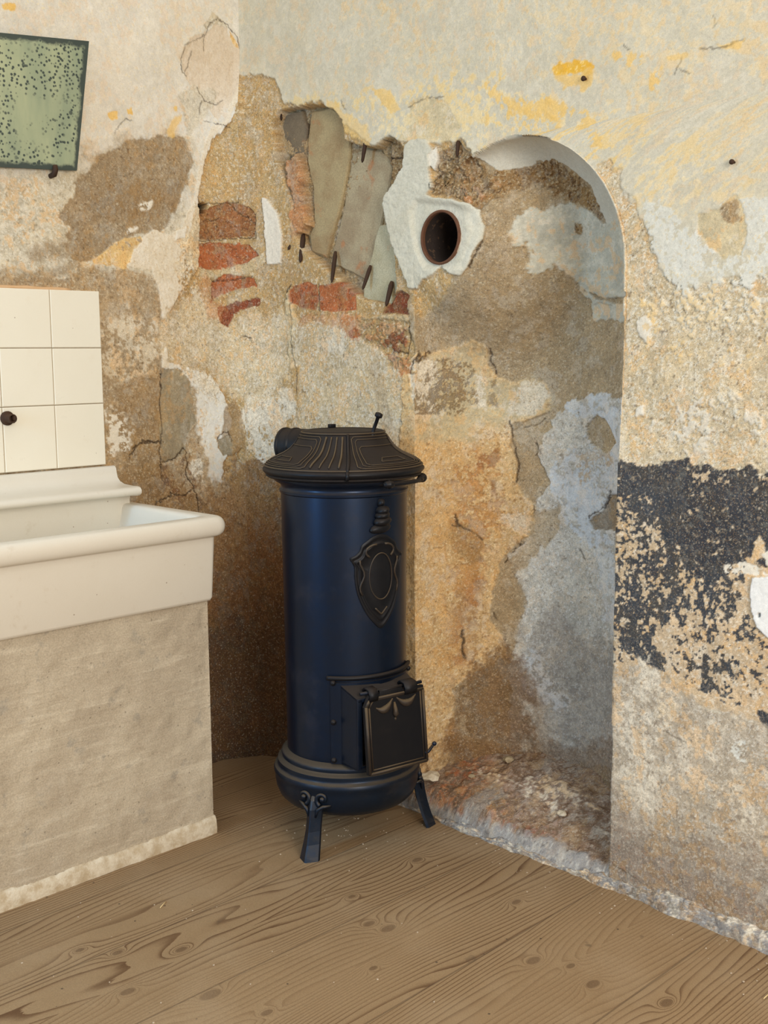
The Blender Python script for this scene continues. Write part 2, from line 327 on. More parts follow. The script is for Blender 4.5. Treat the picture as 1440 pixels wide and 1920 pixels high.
 ('L','cream_dirty',[(0.2331,2.0562),(0.1839,2.094),(0.0813,2.094),(0.0869,2.0464),(0.1482,1.9991),(0.2051,1.9347),(0.2166,1.99)],{'soft':0.006,'amp':0.008,'alpha':0.8}),
 ('L','ochre_flake',[(0.0349,2.276),(0.0151,2.2531),(0.0015,2.2289),(0.0158,2.2327),(0.0315,2.2548)],{'soft':0.0015,'amp':0.002}),
 ('L','crackline',[(0.1313,2.2018),(0.1342,2.2319),(0.1088,2.2823),(0.0783,2.3034),(0.0425,2.2901),(0.0087,2.262),(-0.0039,2.2015),(-0.0083,2.1391)],{'line':0.0016,'alpha':0.75,'amp':0.004}),
 ('L','crackline',[(0.1297,2.2479),(0.1694,2.2256),(0.2028,2.2046),(0.2196,2.1641),(0.2172,2.1267),(0.1983,2.1191)],{'line':0.0016,'alpha':0.75,'amp':0.004}),
 ('L','crackline',[(0.1802,2.1934),(0.1974,2.1451),(0.2057,2.1286)],{'line':0.0016,'alpha':0.75,'amp':0.004}),
 ('L','crackline',[(0.1607,2.0898),(0.1364,2.0549),(0.0909,2.0458),(0.0561,2.0585)],{'line':0.0016,'alpha':0.75,'amp':0.004}),
 ('L','crackline',[(0.1463,2.0535),(0.1556,2.0136)],{'line':0.0016,'alpha':0.75,'amp':0.004}),
 ('L','crackline',[(0.4565,1.9247),(0.4196,1.9675),(0.3967,1.9647)],{'line':0.0016,'alpha':0.75,'amp':0.004}),
 ('L','crackline',[(0.1385,1.9957),(0.0482,1.9839),(0.0235,1.9822)],{'line':0.0016,'alpha':0.75,'amp':0.004}),
 ('L','crackline',[(0.3274,1.2439),(0.3312,1.1486),(0.3255,1.1003),(0.3401,1.0207),(0.3364,0.9234)],{'line':0.0022,'alpha':0.9,'amp':0.006,'h':-0.004}),
 ('L','crackline',[(0.3305,0.9748),(0.2836,0.9845),(0.2529,1.0152),(0.2396,1.0012)],{'line':0.0022,'alpha':0.9,'amp':0.006,'h':-0.004}),
 ('L','crackline',[(0.2437,0.9982),(0.2421,0.9321),(0.2119,0.8797),(0.2056,0.8288),(0.1911,0.7768)],{'line':0.0022,'alpha':0.9,'amp':0.006,'h':-0.004}),
 ('L','crackline',[(0.4335,1.0266),(0.3956,1.0481),(0.33,1.0362)],{'line':0.0022,'alpha':0.9,'amp':0.006,'h':-0.004}),
 ('L','crackline',[(0.311,0.8804),(0.2485,0.8664),(0.2177,0.8885)],{'line':0.0022,'alpha':0.9,'amp':0.006,'h':-0.004}),
 ('L','crackline',[(0.1163,1.0318),(0.0989,1.0527),(0.0735,1.0581),(0.0531,1.0281)],{'line':0.0022,'alpha':0.9,'amp':0.006,'h':-0.004}),
 ('L','crackline',[(0.366,0.853),(0.3075,0.8719)],{'line':0.0022,'alpha':0.9,'amp':0.006,'h':-0.004}),
 ('L','crackline',[(0.4531,0.9963),(0.4108,1.041),(0.3394,1.04)],{'line':0.0022,'alpha':0.9,'amp':0.006,'h':-0.004}),
 ('L','crackline',[(0.0158,1.3394),(0.0004,1.3529),(-0.0275,1.3463)],{'line':0.0022,'alpha':0.9,'amp':0.006,'h':-0.004}),
 ('L','speck',[(0.3006,1.4413),(0.2361,1.4666),(0.1574,1.4526),(0.0777,1.3855),(-0.0401,1.4071),(-0.3641,1.4119),(-0.3595,1.1595),(-0.0775,1.1646),(0.053,1.1686),(0.1136,1.2402),(0.1905,1.2546),(0.2828,1.2592),(0.3122,1.3388)],{'soft':0.02,'amp':0.03,'alpha':0.9,'h':-0.006}),
 ('L','brickbrown',[(0.166,1.7204),(0.1171,1.7465),(0.0346,1.7597),(-0.0285,1.7519),(-0.0515,1.7324),(-0.0473,1.6611),(0.0589,1.6479),(0.1688,1.6411)],{'soft':0.0015,'amp':0.004,'h':-0.014}),
 ('L','brick',[(0.1709,1.6362),(0.0798,1.6401),(-0.0293,1.6335),(-0.0589,1.6087),(-0.0536,1.5751),(-0.0141,1.5533),(0.0827,1.5524),(0.1718,1.5549)],{'soft':0.0015,'amp':0.004,'h':-0.012}),
 ('L','mortar',[(0.1717,1.5581),(0.0826,1.5557),(-0.0018,1.5726),(-0.0786,1.613),(-0.0891,1.5935),(-0.0223,1.5404),(0.1245,1.5264),(0.1803,1.5402)],{'soft':0.003,'amp':0.006,'h':-0.004}),
 ('L','brick',[(0.1248,1.5183),(0.0726,1.5431),(-0.0395,1.5378),(-0.0518,1.5115),(0.0431,1.4884),(0.0892,1.4788),(0.1309,1.4565)],{'soft':0.0015,'amp':0.004,'h':-0.01}),
 ('L','brick_dark',[(0.1028,1.4409),(0.0228,1.4593),(-0.0639,1.4749),(-0.0589,1.4546),(-0.0021,1.4366),(0.0324,1.4226),(0.059,1.3824),(0.0878,1.3953),(0.1014,1.4213)],{'soft':0.0015,'amp':0.004,'h':-0.01}),
 ('L','brickwash',[(0.1541,1.5461),(0.1283,1.5343),(0.127,1.4534),(0.0436,1.4719),(0.0875,1.4052),(0.1281,1.4208),(0.1562,1.4849)],{'soft':0.012,'amp':0.02,'alpha':0.5}),
 ('L','void',[(0.1689,1.7485),(0.1488,1.7565),(0.125,1.7506),(0.1359,1.7259),(0.166,1.7204)],{'soft':0.001,'amp':0.001,'h':-0.05}),
 ('L','sand_white',[(0.1862,1.7596),(0.1729,1.7466),(0.1656,1.7315),(0.1686,1.6442),(0.1794,1.5641),(0.1997,1.5505),(0.2314,1.5932),(0.2089,1.6732),(0.1935,1.7214)],{'soft':0.002,'amp':0.003,'h':0.002,'alpha':0.8}),
 ('L','crackline',[(0.1658,1.7236),(0.1667,1.6444)],{'line':0.0016,'alpha':0.8,'amp':0.003,'h':-0.003}),
 ('L','crackline',[(-0.0494,1.7322),(-0.0494,1.6579),(0.0589,1.6479),(0.1648,1.6397)],{'line':0.0016,'alpha':0.8,'amp':0.003,'h':-0.003}),
 ('L','crackline',[(0.0347,1.7581),(-0.0063,1.7207),(-0.0484,1.6992)],{'line':0.0016,'alpha':0.8,'amp':0.003,'h':-0.003}),
 ('L','crackline',[(0.1329,1.7531),(0.0032,1.7591),(0.0007,1.7723)],{'line':0.0016,'alpha':0.8,'amp':0.003,'h':-0.003}),
 ('L','crackline',[(0.1344,1.7101),(0.1084,1.7025),(0.0816,1.7109)],{'line':0.0016,'alpha':0.8,'amp':0.003,'h':-0.003}),
 ('L','crackline',[(0.1721,1.7703),(0.1647,1.7552),(0.1374,1.7385)],{'line':0.0016,'alpha':0.8,'amp':0.003,'h':-0.003}),
 ('L','crackline',[(0.1247,1.5215),(0.0208,1.5271),(-0.0352,1.5393)],{'line':0.0016,'alpha':0.8,'amp':0.003,'h':-0.003}),
 ('R','creamgrey',[(0.4723,2.2713),(3.4,2.1797),(3.4,1.4025),(1.5402,1.4607),(1.3631,1.7327),(0.9886,1.8558),(0.5988,1.9669),(0.2794,2.0308),(0.0518,2.1447),(0.0713,2.6597),(0.4773,2.5481)],{'soft':0.02,'amp':0.01,'alpha':0.35}),
 ('R','cream_warm',[(0.1796,2.0464),(0.4674,2.0014),(0.7234,1.9887),(0.9877,1.9967),(1.1583,1.918),(1.3307,1.8548),(1.3778,1.7309),(1.1595,1.8318),(0.9888,1.83),(0.7227,1.8657),(0.5974,1.8542),(0.4206,1.9503)],{'soft':0.012,'amp':0.03,'brk':0.5,'alpha':0.8}),
 ('R','sand',[(-0.2907,2.2035),(0.1045,2.1279),(0.1611,2.1106),(0.1905,2.0676),(0.2047,2.0348),(0.279,2.0158),(0.3753,2.0158),(0.4664,1.951),(0.5976,1.8684),(0.6403,1.8838),(0.7226,1.852),(0.8599,1.834),(0.9345,1.8308),(0.9711,1.7804),(0.9989,1.6468),(0.9999,1.4883),(0.8987,1.2454),(0.7597,1.1576),(0.6965,1.0523),(-0.3589,0.9426)],{'soft':0.003,'amp':0.007,'h':-0.007}),
 ('R','yellow',[(0.4034,2.0187),(0.4445,1.9977),(0.5115,1.9588),(0.5767,1.9208),(0.5977,1.8797),(0.5759,1.857),(0.4883,1.9117),(0.4209,1.9649)],{'soft':0.003,'amp':0.008,'alpha':0.6}),
 ('R','yellow',[(0.5993,2.0116),(0.6664,2.0034),(0.6867,1.9672),(0.7069,1.9435),(0.6721,1.9391),(0.6453,1.9667),(0.6245,1.9839)],{'soft':0.002,'amp':0.006,'alpha':0.8}),
 ('R','yellow_str',[(1.2136,1.9668),(1.2557,1.9641),(1.3134,1.9654),(1.3288,1.9429),(1.3201,1.9327),(1.2686,1.9357),(1.2187,1.9419)],{'soft':0.0015,'amp':0.006}),
 ('R','yellow',[(1.2187,1.9443),(1.3215,1.936),(1.3267,1.9024),(1.3,1.8891),(1.2844,1.9094),(1.2381,1.9111)],{'soft':0.004,'amp':0.01,'alpha':0.8}),
 ('R','yellow',[(0.9968,1.9697),(1.0404,1.9649),(1.0665,1.9267),(1.1585,1.8996),(1.2542,1.8785),(1.3157,1.8571),(1.3391,1.8124),(1.355,1.7632),(1.325,1.773),(1.2782,1.833),(1.159,1.8664),(1.0583,1.8902),(1.0058,1.9301)],{'soft':0.004,'amp':0.012,'brk':0.25,'alpha':0.85}),
 ('R','yellow',[(1.3867,1.9613),(1.4575,1.9426),(1.451,1.9292),(1.4016,1.938)],{'soft':0.003,'amp':0.01,'brk':0.5,'alpha':0.8}),
 ('R','yellow',[(1.641,1.9336),(1.678,1.9287),(1.7045,1.9278),(1.6967,1.9147),(1.6539,1.9206)],{'soft':0.002,'amp':0.006,'alpha':0.8}),
 ('R','yellow',[(1.4834,1.9011),(1.5127,1.916),(1.5087,1.8723),(1.4898,1.8698)],{'soft':0.003,'amp':0.008,'brk':0.4,'alpha':0.8}),
 ('R','yellow',[(1.5256,1.9302),(1.5717,1.9251),(1.5655,1.9153),(1.5325,1.9212)],{'soft':0.002,'amp':0.006,'alpha':0.7}),
 ('R','yellow',[(1.0236,1.8955),(1.1591,1.8627),(1.2865,1.802),(1.3628,1.7445),(1.4078,1.6922),(1.4677,1.5814),(1.4093,1.6335),(1.318,1.7501),(1.1595,1.8318),(1.0239,1.8572)],{'soft':0.012,'amp':0.03,'brk':0.5,'alpha':0.45}),
 ('R','cream_warm',[(1.3601,1.862),(1.597,1.7483),(1.727,1.6029),(1.6031,1.5701),(1.4664,1.628),(1.3773,1.7544)],{'soft':0.03,'amp':0.03,'brk':0.5,'alpha':0.5}),
 ('R','beigepatch',[(0.7333,1.9531),(0.7829,1.9629),(0.8599,1.9454),(0.8974,1.9015),(0.9197,1.8655),(0.8788,1.8421),(0.7924,1.8537),(0.7328,1.8616),(0.6921,1.8671),(0.743,1.8972)],{'soft':0.002,'amp':0.004,'h':-0.0015}),
 ('R','creamgrey',[(1.6786,1.9128),(1.727,1.9007),(1.7219,1.8808),(1.6855,1.8905)],{'soft':0.003,'amp':0.003}),
 ('R','crackline',[(1.7045,1.9289),(1.6781,1.9266),(1.6413,1.925),(1.6034,1.9343)],{'line':0.002,'alpha':0.6,'amp':0.004}),
 ('R','crackline',[(1.6328,1.9904),(1.6396,1.9731),(1.6311,1.9674)],{'line':0.002,'alpha':0.6,'amp':0.004}),
 ('R','crackline',[(1.5589,1.9187),(1.5502,1.9038),(1.5427,1.8908)],{'line':0.002,'alpha':0.6,'amp':0.004}),
 ('R','crackline',[(1.5556,1.8996),(1.5795,1.8845)],{'line':0.002,'alpha':0.6,'amp':0.004}),
 ('R','crackline',[(0.7332,1.9463),(0.8024,1.9598),(0.8599,1.9507)],{'line':0.002,'alpha':0.6,'amp':0.004}),
 ('R','crackline',[(0.4674,2.0014),(0.4895,1.9764)],{'line':0.002,'alpha':0.6,'amp':0.004}),
 ('R','crackline',[(1.412,1.9736),(1.4292,1.9625)],{'line':0.002,'alpha':0.6,'amp':0.004}),
 ('R','yellow',[(0.4723,2.2713),(3.4,2.0806),(3.4,1.5916),(1.4654,1.6627),(0.9883,1.9073),(0.4676,2.0158)],{'soft':0.05,'amp':0.05,'brk':0.66,'alpha':0.28}),
 ('R','cream_dirty',[(0.1873,2.2876),(0.9869,2.1357),(1.1564,2.0521),(0.7239,2.0563),(0.2822,2.1349)],{'soft':0.06,'amp':0.05,'brk':0.55,'alpha':0.35}),
 ('R','speck',[(1.3267,1.6954),(1.3456,1.7206),(1.3749,1.7313),(1.3859,1.7006),(1.4105,1.7013),(1.4199,1.6676),(1.46,1.6054),(1.4893,1.5565),(1.5087,1.5087),(1.5402,1.4607),(1.5947,1.4294),(1.6712,1.454),(3.4,1.4659),(3.4,1.036),(1.4104,1.0015),(1.4001,1.4197)],{'soft':0.004,'amp':0.01,'h':-0.004}),
 ('R','whitegrey',[(1.4668,1.6105),(1.5011,1.6246),(1.5496,1.5916),(1.6031,1.5701),(1.6528,1.61),(1.7149,1.604),(3.4,1.5916),(3.4,1.4448),(1.7815,1.4375),(1.7342,1.4234),(1.6837,1.4533),(1.6327,1.4615),(1.5947,1.4294),(1.5334,1.461),(1.5042,1.5206)],{'soft':0.003,'amp':0.016,'brk':0.3}),
 ('R','beigepatch',[(1.6088,1.592),(1.6656,1.6033),(1.6959,1.6221),(1.709,1.5992),(1.7227,1.5601),(1.7192,1.4952),(1.6697,1.4929),(1.637,1.5228),(1.6038,1.5476)],{'soft':0.002,'amp':0.006,'h':-0.002}),
 ('R','tan',[(1.6596,1.5984),(1.7,1.6109),(1.7057,1.5887),(1.6788,1.5857),(1.7137,1.5717),(1.6919,1.5649),(1.6603,1.5786)],{'soft':0.0015,'amp':0.006,'h':-0.002}),
 ('R','white',[(1.4593,1.3699),(1.4805,1.3753),(1.5019,1.3629),(1.4919,1.3217),(1.4675,1.3339)],{'soft':0.002,'amp':0.005}),
 ('R','white',[(1.4619,1.1711),(1.4861,1.1755),(1.4867,1.1561),(1.4653,1.153)],{'soft':0.002,'amp':0.005}),
 ('R','whitegrey',[(1.5273,1.4381),(1.7819,1.4267),(3.4,1.4025),(3.4,1.3387),(1.6506,1.3198),(1.5294,1.3681)],{'soft':0.02,'amp':0.03,'brk':0.6,'alpha':0.7}),
 ('R','whitegrey',[(1.5213,1.1789),(1.6547,1.2056),(1.7437,1.1851),(1.7939,1.1422),(1.7473,1.0951),(1.6199,1.0763),(1.5227,1.131)],{'soft':0.02,'amp':0.03,'brk':0.55,'alpha':0.7}),
 ('R','yellow',[(1.4723,1.417),(1.7838,1.3834),(1.7883,1.2744),(1.517,1.3214)],{'soft':0.01,'amp':0.04,'brk':0.68,'alpha':0.5}),
 ('R','beigepink',[(1.4094,1.0416),(3.4,1.0525),(3.4,0.4745),(1.6666,0.5042),(1.555,0.5298),(1.4227,0.5019)],{'soft':0.004,'amp':0.01,'h':0.001}),
 ('R','tar_dense',[(1.4093,1.0441),(1.4828,1.0414),(1.6205,1.0599),(1.7242,1.0504),(3.4,1.047),(3.4,0.8371),(1.8062,0.8501),(1.7692,0.8569),(1.7197,0.8389),(1.6959,0.7883),(1.6297,0.7909),(1.5943,0.8347),(1.5514,0.8784),(1.5634,0.9406),(1.5348,0.9622),(1.4846,0.9763),(1.4113,0.9639)],{'soft':0.002,'amp':0.01,'brk':0.24,'vs':2}),
 ('R','tar',[(1.4104,1.0015),(1.5546,1.0003),(1.6019,1.016),(1.6126,0.8973),(1.6031,0.7749),(1.5648,0.6701),(1.5385,0.6026),(1.4218,0.5411)],{'soft':0.0015,'amp':0.014,'brk':0.45,'vs':2}),
 ('R','tar',[(1.5425,0.9386),(1.5804,0.9663),(1.5906,0.7363),(1.6131,0.6785),(1.5804,0.71),(1.561,0.7936),(1.5518,0.8662)],{'soft':0.0015,'amp':0.01,'brk':0.2,'vs':1}),
 ('R','tar',[(1.566,0.8556),(1.7564,0.8669),(1.7364,0.7353),(1.7016,0.6336),(1.6347,0.6454),(1.5845,0.7107)],{'soft':0.0015,'amp':0.02,'brk':0.46,'vs':1}),
 ('R','tar',[(1.5508,0.6677),(1.8105,0.7473),(3.4,0.7025),(3.4,0.5434),(1.769,0.5512),(1.6785,0.5437),(1.61,0.5664),(1.5456,0.6039)],{'soft':0.0015,'amp':0.02,'brk':0.6,'vs':2}),
 ('R','tar',[(1.4486,0.6758),(1.4857,0.6756),(1.4946,0.6198),(1.517,0.5985),(1.5521,0.624),(1.5783,0.5976),(1.568,0.5679),(1.525,0.5746),(1.4806,0.5916),(1.4428,0.6103)],{'soft':0.0015,'amp':0.008,'brk':0.12}),
 ('R','tar',[(1.656,0.6127),(1.6618,0.6382),(1.6886,0.6311),(1.704,0.6401),(1.7278,0.6266),(1.7571,0.5965),(1.7555,0.5723),(1.736,0.5802),(1.6964,0.5963),(1.6978,0.5576),(1.6544,0.5435)],{'soft':0.0015,'amp':0.008,'brk':0.2}),
 ('R','tar_dense',[(1.6098,0.9808),(1.8,0.9971),(3.4,0.9811),(3.4,0.8816),(1.7566,0.8611),(1.6681,0.8322),(1.6067,0.8726)],{'soft':0.004,'amp':0.012,'brk':0.14,'vs':2}),
 ('R','tar',[(1.721,0.8038),(1.7596,0.7859),(1.7753,0.7064),(1.8129,0.6897),(1.8159,0.6202),(1.7781,0.6363),(1.7499,0.7139)],{'soft':0.0015,'amp':0.015,'brk':0.42}),
 ('R','tar',[(1.7921,0.5385),(1.8095,0.5365),(1.8259,0.5284),(3.4,0.4626),(1.8213,0.4918),(1.8019,0.511)],{'soft':0.0015,'amp':0.004}),
 ('R','beigepink',[(1.763,0.8561),(1.7739,0.892),(1.7818,0.9101),(1.7922,0.8942),(1.8007,0.8666),(1.7814,0.8607),(1.7633,0.8503)],{'soft':0.0015,'amp':0.004,'h':0.002}),
 ('R','white',[(1.7907,0.8711),(1.8165,0.8913),(1.8301,0.8533),(1.8062,0.8501)],{'soft':0.0015,'amp':0.004,'h':0.003}),
 ('R','white',[(1.7069,0.8372),(1.7571,0.8484),(1.7884,0.8386),(1.8071,0.8296),(1.758,0.8264),(1.71,0.8235)],{'soft':0.0015,'amp':0.006,'brk':0.45}),
 ('R','plaster_white',[(1.7708,0.8177),(1.8073,0.8251),(1.8552,0.8227),(1.8607,0.6983),(1.8127,0.6955),(1.7898,0.7148),(1.7736,0.7471),(1.7685,0.7814)],{'soft':0.001,'amp':0.002,'h':0.008}),
 ('R','void',[(1.7911,0.7441),(1.7959,0.7461),(1.7962,0.738),(1.7926,0.7374)],{'soft':0.001,'amp':0.0,'h':-0.01}),
 ('R','lowgrey',[(1.4215,0.5541),(1.4956,0.5841),(1.5608,0.5715),(1.6249,0.5322),(1.693,0.5101),(1.7706,0.5097),(3.4,0.4745),(3.4,-0.1159),(1.3569,-0.0769),(1.3828,0.21)],{'soft':0.006,'amp':0.012}),
 ('R','chalk',[(1.4218,0.5385),(1.4956,0.5816),(1.5511,0.5645),(1.5835,0.5233),(1.5719,0.4446),(1.5457,0.361),(1.5293,0.173),(1.4917,0.188),(1.4516,0.27),(1.4233,0.3561)],{'soft':0.012,'amp':0.03,'brk':0.35,'alpha':0.8}),
 ('R','chalk',[(1.5571,0.4603),(1.6274,0.4577),(1.6422,0.4237),(1.5865,0.429)],{'soft':0.006,'amp':0.02,'brk':0.35,'alpha':0.8}),
 ('R','whitegrey',[(1.7351,0.4345),(1.7597,0.4649),(1.7788,0.4635),(1.7772,0.4088),(1.7598,0.3981),(1.7386,0.4109)],{'soft':0.0015,'amp':0.008,'brk':0.15}),
 ('R','chalk',[(1.5009,0.124),(1.5443,0.1644),(1.5743,0.1345),(1.6457,0.1189),(1.6325,0.095),(1.5685,0.0864),(1.5165,0.1023)],{'soft':0.004,'amp':0.015,'brk':0.35,'alpha':0.9}),
 ('R','chalk',[(1.5843,0.4982),(1.8218,0.48),(1.8308,0.2665),(1.7147,0.2806),(1.5899,0.3212)],{'soft':0.03,'amp':0.05,'brk':0.55,'alpha':0.55}),
 ('R','lowdirt',[(1.4259,0.2494),(1.4602,0.2323),(1.5512,0.1798),(1.69,0.2228),(1.8333,0.2065),(3.4,0.183),(3.4,-0.1159),(1.3569,-0.0769)],{'soft':0.03,'amp':0.03,'alpha':0.6}),
 ('R','lowdirt',[(1.4285,0.1417),(1.5814,0.1368),(1.7207,0.1188),(1.8368,0.1219),(3.4,0.1238),(3.4,-0.1159),(1.3569,-0.0769)],{'soft':0.015,'amp':0.02,'alpha':0.75}),
 ('R','ochre',[(1.5412,0.5142),(1.6261,0.495),(1.6137,0.4545),(1.5569,0.4666)],{'soft':0.02,'amp':0.02,'brk':0.4,'alpha':0.5}),
 ('R','crackline',[(1.5651,0.4328),(1.6007,0.4236),(1.6287,0.4178)],{'line':0.0016,'alpha':0.6,'amp':0.003}),
 ('R','crackline',[(1.4336,0.0613),(1.5106,0.0466),(1.5331,0.0436)],{'line':0.0016,'alpha':0.6,'amp':0.003}),
 ('B','chalkbeige',[(0.2242,1.4008),(0.3617,1.4129),(0.4794,1.3869),(0.5911,1.325),(0.6769,1.2583),(0.7293,1.2586),(0.7225,1.1565),(0.738,0.9509),(0.197,0.9102)],{'soft':0.006,'amp':0.015}),
 ('B','chalk',[(0.3478,1.3353),(0.409,1.3778),(0.4788,1.3566),(0.5123,1.2955),(0.4543,1.285),(0.3589,1.2882)],{'soft':0.006,'amp':0.02,'brk':0.3,'alpha':0.9}),
 ('B','tan',[(0.5683,1.2728),(0.6126,1.2877),(0.6335,1.2136),(0.6648,1.0955),(0.6211,1.0635),(0.6001,1.1531)],{'soft':0.006,'amp':0.01,'alpha':0.6}),
 ('B','beigepatch',[(0.2088,1.4891),(0.2337,1.4642),(0.2421,1.4004),(0.2296,1.3207),(0.2577,1.2242),(0.2452,1.1432),(0.2187,1.2076),(0.2085,1.3047),(0.201,1.4014)],{'soft':0.002,'amp':0.003,'h':0.004}),
 ('B','ochre',[(0.7147,1.2585),(0.7564,1.3017),(0.7944,1.3156),(0.8401,1.3412),(0.8638,1.3294),(0.8674,1.3077),(0.8511,1.2711),(0.872,1.2342),(0.8971,1.2195),(0.9514,1.224),(0.9886,1.2198),(1.0123,1.1911),(1.0051,1.1474),(0.9598,1.1171),(0.9111,1.1015),(0.9021,1.0493),(0.9255,0.9902),(0.9191,0.9375),(0.9404,0.9009),(0.967,0.8797),(0.9676,0.8196),(0.9415,0.78),(0.9005,0.7396),(0.8813,0.7003),(0.8632,0.6224),(0.8599,0.5445),(0.889,0.4834),(0.8959,0.4369),(0.8247,0.3868),(0.7917,0.3414),(0.7878,0.1341),(0.7733,-0.024),(0.7541,-0.1322),(0.2139,-0.3993),(0.2493,0.9142),(0.6853,0.977)],{'soft':0.0025,'amp':0.006,'h':0.004}),
 ('B','creamgrey2',[(0.755,1.2442),(0.759,1.2944),(0.7928,1.3084),(0.8366,1.3355),(0.8639,1.315),(0.8489,1.2417),(0.8907,1.2151),(0.9734,1.2197),(1.0045,1.1837),(0.9896,1.1397),(0.9043,1.1088),(0.8331,1.0936),(0.8131,1.049),(0.7587,1.0678),(0.7391,1.157)],{'soft':0.02,'amp':0.02,'alpha':0.75}),
 ('B','chalk',[(0.7354,1.2441),(0.7562,1.2873),(0.765,1.2578),(0.7605,1.185),(0.7573,1.1123),(0.7553,1.1569)],{'soft':0.004,'amp':0.01,'brk':0.3}),
 ('B','chalk',[(0.8224,1.2419),(0.8488,1.2343),(0.8414,1.1531),(0.8225,1.1606)],{'soft':0.004,'amp':0.008,'brk':0.2,'alpha':0.8}),
 ('B','chalk',[(0.9038,1.1974),(0.9444,1.2196),(0.9886,1.2097),(1.0045,1.1764),(0.9597,1.1318),(0.8914,1.1235)],{'soft':0.006,'amp':0.01,'brk':0.2,'alpha':0.7}),
 ('B','umber',[(0.7734,1.2721),(0.8062,1.2833),(0.8273,1.2419),(0.8276,1.168),(0.7951,1.1389),(0.7562,1.1347),(0.7626,1.1848),(0.7702,1.243)],{'soft':0.004,'amp':0.015,'brk':0.42,'alpha':0.85}),
 ('B','umber',[(0.8512,1.2196),(0.8662,1.2239),(0.8665,1.153),(0.8492,1.153)],{'soft':0.004,'amp':0.008,'brk':0.3,'alpha':0.7}),
 ('B','ochre_deep',[(0.7375,0.8615),(0.7586,0.9789),(0.7952,0.9896),(0.8671,1.0189),(0.8862,0.9441),(0.9067,0.7933),(0.8346,0.6374),(0.7875,0.4839),(0.78,0.1679),(0.7331,0.0229)],{'soft':0.03,'amp':0.04,'brk':0.45,'alpha':0.7}),
 ('B','ochre_pale',[(0.7485,0.9517),(0.7586,0.9937),(0.7732,0.9462),(0.7732,0.6418),(0.7673,0.3314),(0.7559,0.1513),(0.7348,0.3406)],{'soft':0.02,'amp':0.03,'brk':0.4,'alpha':0.7}),
 ('B','rustspot',[(0.823,1.0039),(0.8671,1.0339),(0.8735,0.989),(0.8335,0.9737)],{'soft':0.006,'amp':0.01,'brk':0.35,'alpha':0.7}),
 ('B','rustspot',[(0.8535,0.9435),(0.8701,0.9468),(0.8701,0.906),(0.856,0.9058)],{'soft':0.003,'amp':0.004,'alpha':0.6}),
 ('B','rustspot',[(0.7957,0.6233),(0.8346,0.6529),(0.835,0.5127),(0.8049,0.3876),(0.7876,0.421)],{'soft':0.02,'amp':0.02,'alpha':0.5}),
 ('B','chalk',[(0.8906,0.8459),(0.9336,0.8629),(0.9631,0.8193),(0.9344,0.7872),(0.9,0.8082)],{'soft':0.006,'amp':0.015,'brk':0.35,'alpha':0.8}),
 ('B','crackline',[(0.7889,0.8464),(0.7972,0.8154),(0.8137,0.7994),(0.8396,0.7731)],{'line':0.0022,'alpha':0.85,'amp':0.004,'h':-0.004}),
 ('B','crackline',[(0.967,0.8797),(0.9722,0.8124),(0.9488,0.7775),(0.9072,0.7399),(0.8876,0.7083)],{'line':0.0022,'alpha':0.85,'amp':0.004,'h':-0.004}),
 ('B','crackline',[(0.8011,0.5138),(0.8029,0.4509),(0.8066,0.427)],{'line':0.0022,'alpha':0.85,'amp':0.004,'h':-0.004}),
 ('B','crackline',[(0.8636,0.5602),(0.8887,0.5225),(0.893,0.4837)],{'line':0.0022,'alpha':0.85,'amp':0.004,'h':-0.004}),
 ('B','crackline',[(0.7889,0.816),(0.8043,0.8074)],{'line':0.0022,'alpha':0.85,'amp':0.004,'h':-0.004}),
 ('B','umber',[(0.7939,0.8156),(0.8087,0.8072),(0.8395,0.7685),(0.829,0.7147),(0.7999,0.7233),(0.7834,0.7783)],{'soft':0.01,'amp':0.015,'alpha':0.4}),
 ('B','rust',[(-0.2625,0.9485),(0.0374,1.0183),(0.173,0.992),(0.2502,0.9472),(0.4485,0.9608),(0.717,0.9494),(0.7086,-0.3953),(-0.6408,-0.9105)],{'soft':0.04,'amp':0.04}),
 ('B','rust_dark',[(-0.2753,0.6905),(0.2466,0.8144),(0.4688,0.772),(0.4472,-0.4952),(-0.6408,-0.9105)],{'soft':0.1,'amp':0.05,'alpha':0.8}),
 ('B','deep_brown',[(-0.2894,0.4074),(0.3433,0.5931),(0.3177,-0.5446),(-0.6408,-0.9105)],{'soft':0.1,'amp':0.05,'alpha':0.6}),  # same deep brown, fading in low on the right wall
 ('B','ochre',[(0.4479,0.9291),(0.7549,1.0109),(0.7586,0.647),(0.7581,-0.3911),(0.4218,-0.5048)],{'soft':0.03,'amp':0.02}),
 ('B','sand',[(-0.0392,1.238),(0.2585,1.2564),(0.2537,1.0784),(0.1462,0.9905),(-0.0503,0.9616)],{'soft':0.004,'amp':0.008}),
 ('B','chalk',[(-0.0426,1.1523),(0.2316,1.2078),(0.2486,1.0782),(0.1724,0.9753),(0.0906,0.9533),(0.0092,1.0169)],{'soft':0.002,'amp':0.014,'brk':0.28}),
 ('B','speck',[(-0.1786,1.4109),(0.0517,1.4085),(0.1989,1.4175),(0.2224,1.3368),(0.2118,1.24),(0.152,1.1736),(0.0144,1.1537),(-0.1902,1.1628)],{'soft':0.02,'amp':0.03,'alpha':0.9,'h':-0.006}),
 ('B','crackline',[(-0.0208,1.3397),(-0.0005,1.3529),(0.0355,1.3457)],{'line':0.0022,'alpha':0.9,'amp':0.006,'h':-0.004}),
 ('B','brickbrown',[(-0.2345,1.7542),(-0.1616,1.7713),(-0.046,1.767),(0.0368,1.7462),(0.0659,1.7226),(0.0606,1.6536),(-0.0792,1.6573),(-0.2388,1.669)],{'soft':0.0015,'amp':0.004,'h':-0.014}),
